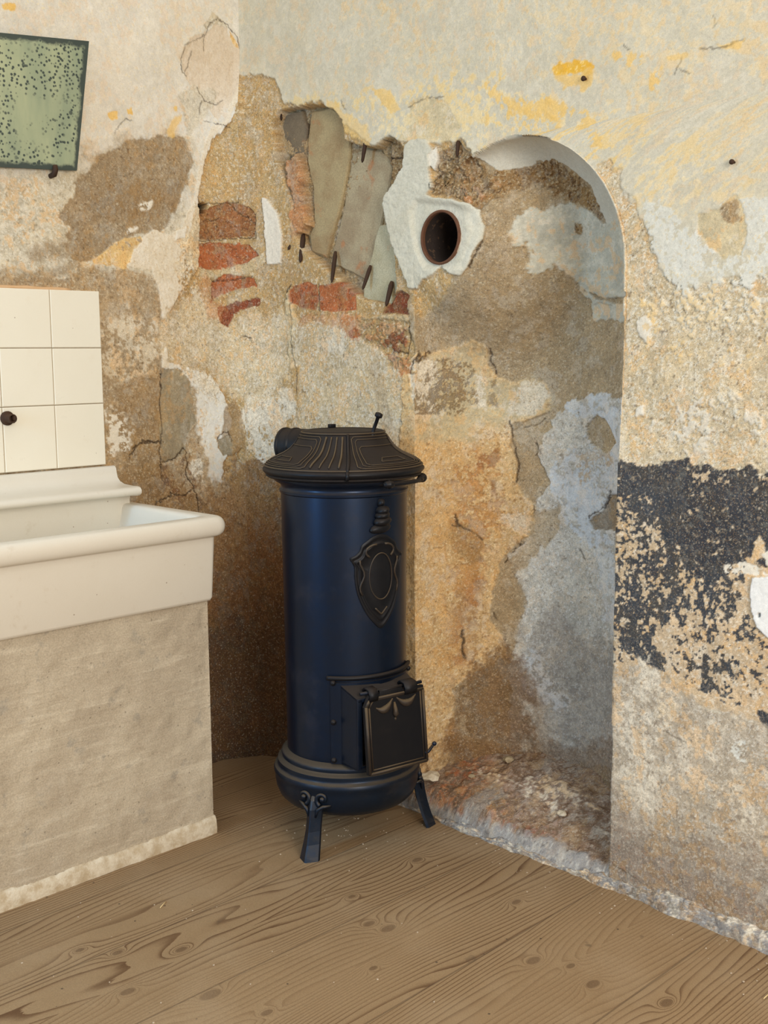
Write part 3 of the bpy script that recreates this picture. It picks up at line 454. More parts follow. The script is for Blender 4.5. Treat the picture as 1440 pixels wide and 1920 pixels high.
 ('B','brick',[(-0.2421,1.6641),(-0.1083,1.6528),(0.0378,1.6292),(0.075,1.6007),(0.0684,1.5686),(0.0183,1.5517),(-0.1123,1.5622),(-0.2435,1.5762)],{'soft':0.0015,'amp':0.004,'h':-0.012}),
 ('B','mortar',[(-0.2433,1.5797),(-0.1122,1.5655),(0.0024,1.5724),(0.0994,1.6024),(0.1121,1.5822),(0.0289,1.538),(-0.1725,1.5398),(-0.2566,1.5613)],{'soft':0.003,'amp':0.006,'h':-0.004}),
 ('B','brick',[(-0.1729,1.5312),(-0.0982,1.5513),(0.0508,1.5336),(0.0662,1.5067),(-0.0574,1.4922),(-0.1215,1.4863),(-0.182,1.4663)],{'soft':0.0015,'amp':0.004,'h':-0.01}),
 ('B','brick_dark',[(-0.141,1.4477),(-0.0302,1.4609),(0.0812,1.4701),(0.0751,1.4506),(0.0027,1.4364),(-0.0431,1.4244),(-0.0792,1.3847),(-0.1195,1.3992),(-0.139,1.4271)],{'soft':0.0015,'amp':0.004,'h':-0.01}),
 ('B','crackline',[(0.0632,1.7228),(0.0632,1.6501),(-0.0792,1.6573),(-0.2328,1.6669)],{'line':0.0016,'alpha':0.8,'amp':0.003,'h':-0.003}),
 ('B','crackline',[(-0.046,1.7654),(0.0082,1.7196),(0.062,1.6907)],{'line':0.0016,'alpha':0.8,'amp':0.003,'h':-0.003}),
 ('B','crackline',[(-0.1727,1.5347),(-0.0274,1.5293),(0.0453,1.5355)],{'line':0.0016,'alpha':0.8,'amp':0.003,'h':-0.003}),
 ('B','brick',[(0.2139,1.4889),(0.2451,1.5065),(0.3028,1.5115),(0.3443,1.4987),(0.3531,1.4597),(0.3377,1.4261),(0.2634,1.4347),(0.2207,1.4568)],{'soft':0.0015,'amp':0.003,'h':-0.008}),
 ('B','brick',[(0.3564,1.4982),(0.4583,1.504),(0.5131,1.4954),(0.5165,1.4235),(0.4217,1.4204),(0.3571,1.4255)],{'soft':0.0015,'amp':0.003,'h':-0.009}),
 ('B','brick_dark',[(0.653,1.454),(0.6953,1.4681),(0.7304,1.4524),(0.7549,1.4189),(0.7556,1.3991),(0.6886,1.4065),(0.6247,1.4084)],{'soft':0.0015,'amp':0.003,'h':-0.02}),
 ('B','brickwash',[(0.263,1.422),(0.4566,1.4102),(0.5138,1.3936),(0.4792,1.3763),(0.3612,1.3881),(0.2619,1.3809)],{'soft':0.008,'amp':0.012,'alpha':0.6}),
 ('B','brickwash',[(0.4566,1.4102),(0.5919,1.3916),(0.73,1.3882),(0.7359,1.3307),(0.7087,1.2991),(0.6346,1.3172),(0.5015,1.3335),(0.4744,1.3642)],{'soft':0.004,'amp':0.015,'brk':0.35,'alpha':0.9}),
 ('B','brick',[(0.4904,1.3609),(0.5247,1.3663),(0.547,1.3479),(0.5061,1.3395)],{'soft':0.002,'amp':0.008}),
 ('B','brick_dark',[(0.6239,1.332),(0.6671,1.3636),(0.7299,1.3667),(0.7318,1.3307),(0.6982,1.2948),(0.6517,1.3097)],{'soft':0.002,'amp':0.01,'brk':0.35}),
 ('B','brickwash',[(0.6451,1.295),(0.7295,1.2875),(0.7396,1.2514),(0.6873,1.2437)],{'soft':0.004,'amp':0.012,'brk':0.4}),
 ('B','mortar',[(0.5296,1.3932),(0.6355,1.4081),(0.7552,1.399),(0.73,1.3796),(0.6353,1.3905)],{'soft':0.003,'amp':0.004}),
 ('B','crackline',[(0.3541,1.5029),(0.3547,1.4255)],{'line':0.002,'alpha':0.85,'amp':0.004,'h':-0.004}),
 ('B','crackline',[(0.73,1.3738),(0.7338,1.3307),(0.7232,1.2875)],{'line':0.002,'alpha':0.85,'amp':0.004,'h':-0.004}),
 ('B','crackline',[(0.2261,1.4645),(0.2319,1.4007),(0.2224,1.3368),(0.2479,1.2402),(0.241,1.1755)],{'line':0.002,'alpha':0.85,'amp':0.004,'h':-0.004}),
 ('B','crackline',[(0.7396,1.2442),(0.7549,1.2802),(0.7593,1.3016)],{'line':0.002,'alpha':0.85,'amp':0.004,'h':-0.004}),
 ('B','crackline',[(0.2272,1.5041),(0.2011,1.4894),(0.2132,1.465)],{'line':0.002,'alpha':0.85,'amp':0.004,'h':-0.004}),
 ('B','crackline',[(0.7614,1.352),(0.7745,1.3663),(0.7896,1.3705)],{'line':0.002,'alpha':0.85,'amp':0.004,'h':-0.004}),
 ('B','crackline',[(0.6878,1.3022),(0.7233,1.2991)],{'line':0.002,'alpha':0.85,'amp':0.004,'h':-0.004}),
 ('B','white',[(0.1077,1.7667),(0.1236,1.7652),(0.1745,1.7209),(0.1932,1.6563),(0.1854,1.5698),(0.125,1.5702),(0.1148,1.6624),(0.109,1.7268)],{'soft':0.0015,'amp':0.003,'h':0.002}),
 ('B','cavity',[(0.1492,1.9816),(0.1787,2.0189),(0.2295,2.0189),(0.279,2.0158),(0.3751,2.007),(0.4259,1.9846),(0.471,1.9503),(0.47,1.8968),(0.5213,1.8784),(0.5975,1.8613),(0.6317,1.8751),(0.657,1.8815),(0.6818,1.8643),(0.7184,1.8319),(0.7222,1.7969),(0.6913,1.7587),(0.6598,1.7339),(0.6468,1.6927),(0.6505,1.6354),(0.6688,1.5626),(0.6786,1.476),(0.6465,1.434),(0.5484,1.4522),(0.4583,1.501),(0.3648,1.5515),(0.2683,1.6195),(0.2324,1.6845),(0.2342,1.7466),(0.1979,1.8124),(0.1614,1.8789)],{'soft':0.003,'amp':0.003,'h':-0.05}),
 ('B','brickwash',[(0.1871,1.8758),(0.2458,1.8916),(0.275,1.8651),(0.263,1.79),(0.2948,1.6793),(0.2391,1.6528),(0.222,1.7633)],{'soft':0.008,'amp':0.01,'alpha':0.8}),
 ('B','rubble',[(0.6317,1.8751),(0.657,1.8843),(0.6859,1.8638),(0.7184,1.8319),(0.7222,1.7969),(0.6975,1.765),(0.66,1.748),(0.6307,1.7794),(0.6227,1.8228)],{'soft':0.002,'amp':0.003,'h':-0.035}),
 ('B','void',[(0.6304,1.7511),(0.6683,1.7443),(0.6534,1.7176),(0.6382,1.6792),(0.6294,1.6543),(0.6016,1.6566),(0.5954,1.6831),(0.6129,1.7101)],{'soft':0.001,'amp':0.002,'h':-0.13}),
 ('B','crackline',[(0.6317,1.8751),(0.6312,1.8218)],{'line':0.0025,'alpha':0.95,'amp':0.002,'h':-0.004}),
 ('B','crackline',[(0.6313,1.8302),(0.7183,1.8194)],{'line':0.0025,'alpha':0.95,'amp':0.002,'h':-0.004}),
 ('N','render',[(0.7232,1.9478),(1.46,1.8449),(1.46,-0.0458),(0.7092,-0.3118)],{'soft':0.002,'amp':0,'base':1}),
 ('B','render',[(0.7408,1.4874),(0.86,1.5024),(0.9376,1.499),(0.9734,1.5446),(0.9907,1.6505),(0.9597,1.4392),(0.8817,1.3292),(0.8419,1.344),(0.7964,1.3229),(0.7595,1.3088),(0.74,1.3306),(0.73,1.3882)],{'soft':0.003,'amp':0.008}),
 ('N','rubble',[(0.8408,1.7963),(0.9162,1.824),(0.9613,1.7932),(0.9792,1.752),(1.0174,1.7607),(1.1186,1.7769),(1.1421,1.7452),(1.1851,1.7099),(1.2128,1.6191),(1.1965,1.6337),(1.136,1.6783),(1.0834,1.6998),(1.0504,1.7257),(1.01,1.7049),(0.9916,1.6843),(0.9715,1.6641),(0.8978,1.6961),(0.8503,1.7278)],{'soft':0.006,'amp':0.012}),
 ('B','rubble',[(0.8254,1.7981),(0.8446,1.8119),(0.9124,1.8297),(0.9529,1.8022),(0.9643,1.7457),(0.9951,1.6911),(0.9771,1.6572),(0.9483,1.6717),(0.879,1.698),(0.8252,1.7142),(0.8311,1.7569)],{'soft':0.003,'amp':0.006,'h':-0.012}),
 ('N','brickwash',[(0.9231,1.7479),(0.9817,1.725),(0.9706,1.6708),(0.9161,1.6943)],{'soft':0.01,'amp':0.02,'brk':0.5,'alpha':0.6}),
 ('N','soffit',[(0.9161,1.8529),(1.46,1.8101),(1.46,1.3794),(1.2087,1.6067),(1.2001,1.6523),(1.1867,1.7121),(1.1603,1.7429),(1.1326,1.7695),(1.113,1.7797),(1.0764,1.7808),(1.0435,1.7703),(1.0127,1.7607),(0.9936,1.761),(0.9754,1.7742),(0.9641,1.7923),(0.9438,1.8125)],{'soft':0.0015,'amp':0.003,'h':0.003}),
 ('N','niche_grey',[(1.0193,1.598),(1.022,1.6313),(1.0323,1.6518),(1.0501,1.6687),(1.0648,1.6559),(1.0903,1.6802),(1.1201,1.673),(1.162,1.6501),(1.1922,1.6213),(1.46,1.6157),(1.46,1.3726),(1.1473,1.3817),(1.1406,1.4233),(1.1028,1.4593),(1.0909,1.4937),(1.0743,1.5206),(1.069,1.5338),(1.0546,1.5135),(1.0447,1.4999),(1.033,1.4957),(1.0249,1.5061),(1.0339,1.5328),(1.0434,1.5595),(1.0368,1.579),(1.0227,1.5718)],{'soft':0.0015,'amp':0.006,'h':0.004}),
 ('N','render',[(1.1143,1.4589),(1.1953,1.4347),(1.46,1.4333),(1.46,1.4225),(1.2168,1.4229),(1.1556,1.4337)],{'soft':0.002,'amp':0.004,'h':-0.003}),
 ('N','niche_grey',[(1.1408,1.4164),(1.1654,1.4291),(1.2172,1.4175),(1.2181,1.3904),(1.1868,1.3778),(1.1527,1.3925)],{'soft':0.002,'amp':0.003}),
 ('N','rubble',[(1.1109,1.6302),(1.1232,1.6272),(1.1196,1.6035),(1.108,1.6064)],{'soft':0.002,'amp':0.003}),
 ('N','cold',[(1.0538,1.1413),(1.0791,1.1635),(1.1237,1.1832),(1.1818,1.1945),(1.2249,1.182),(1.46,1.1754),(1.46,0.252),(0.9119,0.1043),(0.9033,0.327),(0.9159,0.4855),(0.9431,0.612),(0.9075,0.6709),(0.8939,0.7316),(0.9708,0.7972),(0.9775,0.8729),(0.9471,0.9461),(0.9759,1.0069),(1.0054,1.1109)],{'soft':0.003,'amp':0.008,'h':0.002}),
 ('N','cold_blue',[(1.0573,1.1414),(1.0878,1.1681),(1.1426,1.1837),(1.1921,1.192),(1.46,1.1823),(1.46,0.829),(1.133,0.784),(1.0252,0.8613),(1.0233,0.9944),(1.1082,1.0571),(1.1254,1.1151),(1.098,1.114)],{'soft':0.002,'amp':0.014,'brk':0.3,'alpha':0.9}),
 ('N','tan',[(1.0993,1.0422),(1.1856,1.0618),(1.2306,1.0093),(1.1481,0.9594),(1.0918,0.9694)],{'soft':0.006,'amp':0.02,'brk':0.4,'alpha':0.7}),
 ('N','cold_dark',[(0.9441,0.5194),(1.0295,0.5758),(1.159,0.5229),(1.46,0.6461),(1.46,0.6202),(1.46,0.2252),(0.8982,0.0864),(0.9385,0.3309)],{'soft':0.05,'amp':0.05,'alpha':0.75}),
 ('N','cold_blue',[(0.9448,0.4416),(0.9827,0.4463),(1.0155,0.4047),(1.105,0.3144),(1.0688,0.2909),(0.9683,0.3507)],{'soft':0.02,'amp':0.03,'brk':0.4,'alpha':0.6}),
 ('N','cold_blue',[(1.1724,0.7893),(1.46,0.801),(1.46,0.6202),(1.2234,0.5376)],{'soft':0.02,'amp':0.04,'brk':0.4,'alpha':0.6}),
 ('N','render',[(0.9045,1.0865),(0.9383,1.1093),(1.0052,1.1328),(1.0136,1.0965),(0.9753,1.066),(0.9683,1.0214),(0.9916,0.978),(1.0079,0.9418),(0.9848,0.9032),(0.9623,0.887),(0.9332,0.908),(0.9191,0.945),(0.9213,0.99),(0.9049,1.0344)],{'soft':0.0015,'amp':0.005,'h':-0.006}),
 ('N','render',[(1.1274,1.1081),(1.1633,1.1351),(1.1942,1.1253),(1.2162,1.1056),(1.245,1.066),(1.2076,1.0353),(1.1696,1.0494),(1.1302,1.0655)],{'soft':0.0015,'amp':0.003,'h':-0.005}),
 ('N','render_cool',[(1.1353,0.8499),(1.1908,0.878),(1.2219,0.9313),(1.46,0.9686),(1.46,0.9825),(1.46,0.85),(1.214,0.8312),(1.1615,0.824)],{'soft':0.0015,'amp':0.004,'h':-0.005}),
 ('N','render',[(0.9702,0.8574),(1.0581,0.8936),(1.0427,0.8033),(0.964,0.7361),(0.9212,0.6718),(0.9505,0.6127),(0.9088,0.5005),(0.8889,0.4991),(0.8636,0.5602),(0.8752,0.6693),(0.9072,0.7399),(0.9562,0.7811)],{'soft':0.006,'amp':0.012,'alpha':0.8}),
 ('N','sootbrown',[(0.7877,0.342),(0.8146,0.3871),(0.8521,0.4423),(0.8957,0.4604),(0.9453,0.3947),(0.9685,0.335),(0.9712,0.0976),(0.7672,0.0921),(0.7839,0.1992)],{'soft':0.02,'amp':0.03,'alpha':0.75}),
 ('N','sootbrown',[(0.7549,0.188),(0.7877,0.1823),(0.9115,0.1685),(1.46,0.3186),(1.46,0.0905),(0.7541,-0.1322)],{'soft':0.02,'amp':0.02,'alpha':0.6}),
 ('N','crackline',[(0.9385,1.0946),(0.9748,1.1028),(0.9976,1.118)],{'line':0.0022,'alpha':0.85,'amp':0.004,'h':-0.003}),
 ('N','crackline',[(0.968,1.051),(0.9786,1.0366),(0.9685,1.014)],{'line':0.0022,'alpha':0.85,'amp':0.004,'h':-0.003}),
 ('N','crackline',[(0.8661,1.2416),(0.859,1.2711),(0.8674,1.3077)],{'line':0.0022,'alpha':0.85,'amp':0.004,'h':-0.003}),
 ('N','crackline',[(1.1144,0.7669),(1.1302,0.7396)],{'line':0.0022,'alpha':0.85,'amp':0.004,'h':-0.003}),
 ('N','crackline',[(0.9017,1.1088),(0.9073,1.0494),(0.9255,0.9902),(0.9191,0.9375)],{'line':0.0022,'alpha':0.85,'amp':0.004,'h':-0.003}),
 ('N','crackline',[(1.1408,0.8577),(1.2011,0.8935),(1.2284,0.9391)],{'line':0.0022,'alpha':0.85,'amp':0.004,'h':-0.003}),
 ('B','collar',[(0.7266,1.8446),(0.7528,1.859),(0.8022,1.8524),(0.8312,1.8176),(0.8137,1.7792),(0.8253,1.7305),(0.8018,1.7111),(0.831,1.7),(0.8978,1.6934),(0.9545,1.6714),(0.9751,1.6573),(0.982,1.6171),(0.9765,1.584),(0.961,1.5579),(0.943,1.5187),(0.9229,1.4981),(0.8885,1.505),(0.8561,1.5232),(0.8367,1.5077),(0.7997,1.4916),(0.7705,1.4652),(0.7408,1.4733),(0.7041,1.5319),(0.6794,1.5762),(0.6589,1.6347),(0.6363,1.7008),(0.6429,1.7214),(0.685,1.7523),(0.7141,1.7909)],{'soft':0.001,'amp':0.003,'h':0.006}),
 ('B','collar',[(0.7661,1.7009),(0.831,1.6891),(0.8978,1.68),(0.9597,1.6563),(0.9725,1.6172),(0.9563,1.5646),(0.9282,1.5192),(0.883,1.5189),(0.8013,1.5263),(0.7716,1.57),(0.7537,1.6271),(0.7499,1.6761)],{'soft':0.009,'amp':0.002,'h':-0.004}),
 ('B','white',[(0.8176,1.8126),(0.837,1.8303),(0.8446,1.7958),(0.8311,1.7705),(0.8176,1.7856)],{'soft':0.0015,'amp':0.002}),
 ('B','rim_rust',[(0.7877,1.6036),(0.7937,1.6377),(0.8174,1.6604),(0.8561,1.6678),(0.8941,1.6535),(0.9167,1.6274),(0.928,1.593),(0.9169,1.5602),(0.8905,1.5375),(0.8522,1.5261),(0.8172,1.542),(0.7955,1.5684)],{'soft':0.003,'amp':0.001,'alpha':0.8}),
 ('B','sand',[(0.7407,1.4662),(0.7997,1.4916),(0.86,1.5065),(0.8969,1.4991),(0.8681,1.4611),(0.7935,1.4156),(0.7563,1.3877),(0.7508,1.4303)],{'soft':0.003,'amp':0.006,'h':-0.003}),
 ('B','crackline',[(0.9161,1.8332),(0.9125,1.7875)],{'line':0.0022,'alpha':0.85,'amp':0.004,'h':-0.004}),
 ('B','crackline',[(0.8656,1.7932),(0.9107,1.7944)],{'line':0.0022,'alpha':0.85,'amp':0.004,'h':-0.004}),
 ('B','crackline',[(0.8252,1.7169),(0.8175,1.7381),(0.8369,1.7563)],{'line':0.0022,'alpha':0.85,'amp':0.004,'h':-0.004}),
 ('B','crackline',[(0.9782,1.584),(0.9592,1.5447),(0.943,1.5187)],{'line':0.0022,'alpha':0.85,'amp':0.004,'h':-0.004}),
]

class Painter:
    """lays coats of plaster, paint and losses over a (p, z) chart: colour, grit and relief per vertex"""
    def __init__(s, q, r, U, Zc, base, seed):
        s.U, s.Z = U.ravel(), Zc.ravel(); s.q, s.r = q.ravel(), r.ravel(); n = s.U.size
        s.fA = fbm(s.q, s.r, .22, 5, seed); s.fB = fbm(s.q, s.r, .055, 4, seed + 6); s.fC = fbm(s.q, s.r, .016, 3, seed + 11)
        s.fD = fbm(s.q, s.r, .0050, 2, seed + 15, .7); s.fE = fbm(s.q, s.r, .0075, 2, seed + 18, .6)
        s.fS = fbm(s.q * 2.6, s.r * .8, .03, 4, seed + 22)
        s.fG = fbm(s.q, s.r, .040, 4, seed + 33, .62); s.fH = fbm(s.q * 1.2, s.r * .8, .045, 4, seed + 38, .62)
        s.fW = fbm(s.q, s.r, .012, 4, seed + 27, .62)
        s.col = np.zeros((n, 3), np.float32); s.grit = np.zeros(n, np.float32); s.h = np.zeros(n, np.float32)
        s.coat(base, np.ones(n, np.float32), None, 0)
    def mat(s, name, idx):
        a, b, sp, grit, rel = MAT[name]
        A, B, Cc, D, E = (f[idx] for f in (s.fA, s.fB, s.fC, s.fD, s.fE))
        t = np.clip(.45 * A + .35 * B + .35 * Cc - .08, 0, 1)[:, None]
        c = np.array(S(*a)) * (1 - t) + np.array(S(*b)) * t
        if grit > .18 or name in ('creamgrey', 'cream'):       # washes of lime, ochre and dirt that cloud every old coat
            q = 1.0 if grit > .18 else .45
            W, Sx = s.fW[idx], s.fS[idx]
            c = c * (1 + q * ((B - .5) * .26 + (W - .5) * .20))[:, None]
            m1 = (np.clip((.6 * s.fG[idx] + .4 * W - .60) / .12, 0, 1) * .42 * q)[:, None]; lum = c.mean(1, keepdims=True)
            c = c * (1 - m1) + np.array(S(226, 214, 192)) * np.minimum(1.0, lum * 2.0) * m1
            m2 = (np.clip((.6 * s.fH[idx] + .4 * W - .60) / .12, 0, 1) * (.45 if name not in ('cold', 'cold_blue', 'cold_dark', 'tar', 'tar_dense', 'render', 'floorblue') else .12) * q)[:, None]
            c = c * (1 - m2) + np.array(S(222, 172, 104)) * np.minimum(1.0, lum * 2.1) * m2
        for k, (sc, share) in enumerate(sp):
            f = (D, E, (D * .5 + Cc * .5))[k % 3] if k % 2 == 0 else 1 - (E, D)[k // 2 % 2]
            m = np.clip((f - (1 - share)) / .06 + .5, 0, 1)[:, None] * .75
            c = c * (1 - m) + np.array(S(*sc)) * m
        hh = rel * ((Cc - .5) * 1.3 + (D - .5) * .7 + (B - .5) * .8)
        return c, grit, hh
    def coat(s, name, m, idx, h, alpha=1.0):
        if idx is None: idx = np.arange(s.U.size)
        c, g, hh = s.mat(name, idx)
        ma = (m * alpha)[:, None]
        s.col[idx] = s.col[idx] * (1 - ma) + c * ma
        s.grit[idx] = s.grit[idx] * (1 - ma[:, 0]) + g * ma[:, 0]
        if h is None: return
        s.h[idx] = s.h[idx] * (1 - ma[:, 0]) + (h + hh) * ma[:, 0]
    def sdf(s, poly, u, z, closed=True):
        best = np.full(u.size, 1e9, np.float32); inside = np.zeros(u.size, bool); n = len(poly)
        for i in range(n if closed else n - 1):
            (x0, y0), (x1, y1) = poly[i], poly[(i + 1) % n]
            dx, dy = x1 - x0, y1 - y0; l2 = dx * dx + dy * dy + 1e-12
            t = np.clip(((u - x0) * dx + (z - y0) * dy) / l2, 0, 1)
            best = np.minimum(best, (u - x0 - t * dx) ** 2 + (z - y0 - t * dy) ** 2)
            if closed and y0 != y1:
                c = (y0 > z) != (y1 > z)
                inside ^= c & (u < dx * (z - y0) / (y1 - y0) + x0)
        d = np.sqrt(best)
        return np.where(inside, d, -d) if closed else -d
    def patch(s, name, poly, soft=.002, amp=.005, brk=None, vs=0, h=0.0, alpha=1.0, line=None, gate=None, base=0):
        P = np.array(poly); pad = soft * 2 + amp * 1.5 + .01
        idx = np.nonzero((s.U > P[:, 0].min() - pad) & (s.U < P[:, 0].max() + pad) & (s.Z > P[:, 1].min() - pad) & (s.Z < P[:, 1].max() + pad))[0]
        if gate is not None: idx = idx[gate[idx]]
        if idx.size == 0: return
        u, z = s.U[idx], s.Z[idx]
        if line:
            w = (s.fC[idx] - .5) * 2 * amp * .6; w2 = (s.fE[idx] - .5) * 2 * amp * .6
            d = s.sdf(poly, u + w, z + w2, False) + line
            m = np.clip(d / .002 + .5, 0, 1) * np.clip(1.6 - s.fB[idx] * 1.0, 0, 1)
            c, g, hh = s.mat(name, idx); ma = (m * alpha)[:, None]
            s.col[idx] = s.col[idx] * (1 - ma) + c * ma; s.h[idx] += h * ma[:, 0]
            return
        d = s.sdf(poly, u, z) + amp * ((s.fB[idx] - .5) * 1.4 + (s.fC[idx] - .5) * 1.0 + (s.fE[idx] - .5) * .35)
        m = np.clip(d / (2 * soft) + .5, 0, 1); m = m * m * (3 - 2 * m)
        if brk is not None:
            f = (.40 * s.fS[idx] + .30 * s.fE[idx] + .30 * s.fW[idx]) if vs == 1 else (.25 * s.fB[idx] + .45 * s.fE[idx] + .30 * s.fW[idx]) if vs == 2 else (.62 * s.fW[idx] + .38 * s.fB[idx])
            f = f + np.clip(d / (amp * 4 + .01), 0, 1) * .12 - .06
            m = m * np.clip((f - brk) / .06 + .5, 0, 1)
        s.coat(name, m, idx, h, alpha)

def wall_material(name):
    n = NT(name); at = n.n('ShaderNodeAttribute', attribute_name='Col'); ag = n.n('ShaderNodeAttribute', attribute_name='grit')
    co = n.coord('Object')
    f1 = n.noise(co, 520, 3, .7); f2 = n.noise(co, 170, 3, .6)
    g = ag.outputs['Fac']
    d1 = n.math('MULTIPLY', n.math('SUBTRACT', f1, .5), n.math('MULTIPLY_ADD', g, 2.6, .30))
    d2 = n.math('MULTIPLY', n.math('SUBTRACT', f2, .5), n.math('MULTIPLY_ADD', g, 1.1, .16))
    k = n.math('ADD', n.math('ADD', d1, d2), 1.0)
    k = n.math('MAXIMUM', k, .25)
    f3 = n.noise(co, 300, 2, .6); cc = n.mix(n.math('MULTIPLY', n.ramp(f3, .52, .72), n.math('MULTIPLY', g, .55)), at.outputs['Color'], S(206, 160, 100))
    f4 = n.noise(co, 230, 2, .6); cc = n.mix(n.math('MULTIPLY', n.ramp(f4, .60, .68), n.math('MULTIPLY', g, .9)), cc, S(92, 76, 58))
    f5 = n.noise(co, 190, 2, .6); cc = n.mix(n.math('MULTIPLY', n.ramp(f5, .58, .70), n.math('MULTIPLY', g, .7)), cc, S(222, 210, 186))
    vm = n.n('ShaderNodeVectorMath', operation='SCALE'); n.put(vm.inputs[0], cc); n.put(vm.inputs['Scale'], k)
    h = n.math('MULTIPLY', n.math('ADD', f1, n.math('MULTIPLY', f2, 1.2)), n.math('ADD', g, .12))
    return n.set(Base_Color=vm.outputs[0], Roughness=.92, Normal=n.bump(h, .7, .0016))
M_WALL = wall_material('old_plaster')

def grid_mesh(name, X, col=None, grit=None, keep=None, mat=None):
    ny, nx = X.shape[:2]; me = bpy.data.meshes.new(name)
    idx = np.arange(nx * ny).reshape(ny, nx)
    F = np.stack((idx[:-1, :-1], idx[:-1, 1:], idx[1:, 1:], idx[1:, :-1]), -1).reshape(-1, 4)
    if keep is not None:
        kk = (keep[:-1, :-1] & keep[:-1, 1:] & keep[1:, 1:] & keep[1:, :-1]).ravel(); F = F[kk]
    me.vertices.add(nx * ny); me.vertices.foreach_set('co', X.reshape(-1).astype(np.float32))
    nf = len(F); me.loops.add(nf * 4); me.polygons.add(nf)
    me.loops.foreach_set('vertex_index', F.ravel().astype(np.int32))
    me.polygons.foreach_set('loop_start', np.arange(0, nf * 4, 4, dtype=np.int32))
    me.polygons.foreach_set('use_smooth', np.ones(nf, dtype=bool))
    me.update(calc_edges=True)
    if col is not None:
        a = me.attributes.new('Col', 'FLOAT_COLOR', 'POINT')
        a.data.foreach_set('color', np.concatenate((col, np.ones((len(col), 1), np.float32)), 1).astype(np.float32).ravel())
        a = me.attributes.new('grit', 'FLOAT', 'POINT'); a.data.foreach_set('value', grit.astype(np.float32).ravel())
    o = bpy.data.objects.new(name, me); COL.objects.link(o)
    if mat: me.materials.append(mat)
    return o
def grid_normals(X, toward):
    du = np.gradient(X, axis=1); dv = np.gradient(X, axis=0); N = np.cross(du, dv)
    N /= (np.linalg.norm(N, axis=2, keepdims=True) + 1e-12)
    sgn = np.sign((N * toward).sum(2, keepdims=True)); sgn[sgn == 0] = 1
    return N * sgn
def spaced(a, b, step): return np.linspace(a, b, max(2, int(round((b - a) / step)) + 1))

# the corner is filled and rounded with old plaster; both walls bend towards the room there
BIS = (NL + NR) / np.linalg.norm(NL + NR)
def corner_fill(v, z):
    t = np.clip(1 - v / .26, 0, 1); g = np.clip((2.22 - z) / .22, 0, 1); g = .12 + .88 * g * g * (3 - 2 * g)
    return (.088 * t * t * g)[..., None] * BIS
# ------------------------------------------------------------------ left wall
zs = np.concatenate((spaced(-.03, 2.45, RES), [2.55, 2.7, 2.9, 3.05]))
vs = np.concatenate((spaced(-.004, .95, RES), spaced(.957, 1.5, .007), np.linspace(1.53, 3.6, 60)))
V, ZZ = np.meshgrid(vs, zs)
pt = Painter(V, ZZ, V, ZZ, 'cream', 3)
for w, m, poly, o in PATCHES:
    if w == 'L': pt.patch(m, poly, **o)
big = fbm(V.ravel(), ZZ.ravel(), .5, 3, 40) - .5
Hh = (pt.h + big * .008).reshape(V.shape)
Hh *= np.clip(V / .02, 0, 1)
X = Kc[None, None, :] - DL * V[..., None] + Z3 * ZZ[..., None] + NL * Hh[..., None] + corner_fill(V, ZZ)
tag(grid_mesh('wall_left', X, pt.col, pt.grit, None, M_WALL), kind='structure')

# ------------------------------------------------------------------ right wall with the arched niche
nl_, nn_, = int(.80 / RES), int(.95 / RES)
rows_low = spaced(-.03, NZ, RES); ph = np.linspace(0, math.pi / 2, int(.53 / RES))[1:]
rows_mid = NZ + NW * np.sin(ph); rows_top = np.concatenate((spaced(NZ + NW + RES, 2.45, RES), [2.55, 2.7, 2.9, 3.05]))
zr = np.concatenate((rows_low, rows_mid, rows_top))
_k = [0]
for i in range(1, len(zr)):
    if zr[i] - zr[_k[-1]] > .0008: _k.append(i)
zr = zr[_k]
hw = np.where(zr <= NZ, NW, np.maximum(np.sqrt(np.clip(NW ** 2 - (zr - NZ) ** 2, 0, None)), .12))
tl = np.linspace(0, 1, nl_)[:-1]; th = np.linspace(math.pi, 0, nn_); right_s = spaced(0, .55, RES)[1:]
Ul = tl[None, :] * (NU - hw)[:, None]
Un = NU + hw[:, None] * np.cos(th)[None, :]
tr = right_s / right_s[-1]
Ur = (NU + hw)[:, None] + tr[None, :] * (2.02 - NU - hw)[:, None]
Uf = np.repeat(np.concatenate((spaced(2.026, 2.6, .006), np.linspace(2.63, 3.6, 30)))[None, :], len(zr), 0)
U = np.concatenate((Ul, Un, Ur, Uf), 1); ZR = np.repeat(zr[:, None], U.shape[1], 1)
Dp = np.zeros_like(U); a0 = Ul.shape[1]; a1 = a0 + nn_
Dp[:, a0:a1] = niche_depth(Un, ZR[:, a0:a1])
Dp[:, a0] = 0; Dp[:, a1 - 1] = 0
X = Kc[None, None, :] + DR * U[..., None] + Z3 * ZR[..., None] - NR * Dp[..., None]
arc = np.concatenate((np.zeros((len(zr), 1)), np.cumsum(np.hypot(np.diff(U, axis=1), np.diff(Dp, axis=1)), 1)), 1)
arc = arc - arc[:, a0:a0 + 1] + U[:, a0:a0 + 1]
pr = Painter(arc, ZR, U, ZR, 'creamgrey', 31)
gate_n = (((U > NU - NW - .001) & (U < NU + NW + .001)) & (Dp > .0005)).ravel()
gate_n |= ((np.abs(U - NU) < NW - .002) & (ZR < NZ)).ravel()
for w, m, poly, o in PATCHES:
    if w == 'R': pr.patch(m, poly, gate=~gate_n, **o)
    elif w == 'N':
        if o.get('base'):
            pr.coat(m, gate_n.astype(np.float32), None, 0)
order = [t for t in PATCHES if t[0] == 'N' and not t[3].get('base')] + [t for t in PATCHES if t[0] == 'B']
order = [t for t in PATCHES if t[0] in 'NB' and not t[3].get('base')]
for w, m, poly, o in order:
    pr.patch(m, poly, gate=(gate_n if w == 'N' else None), **o)
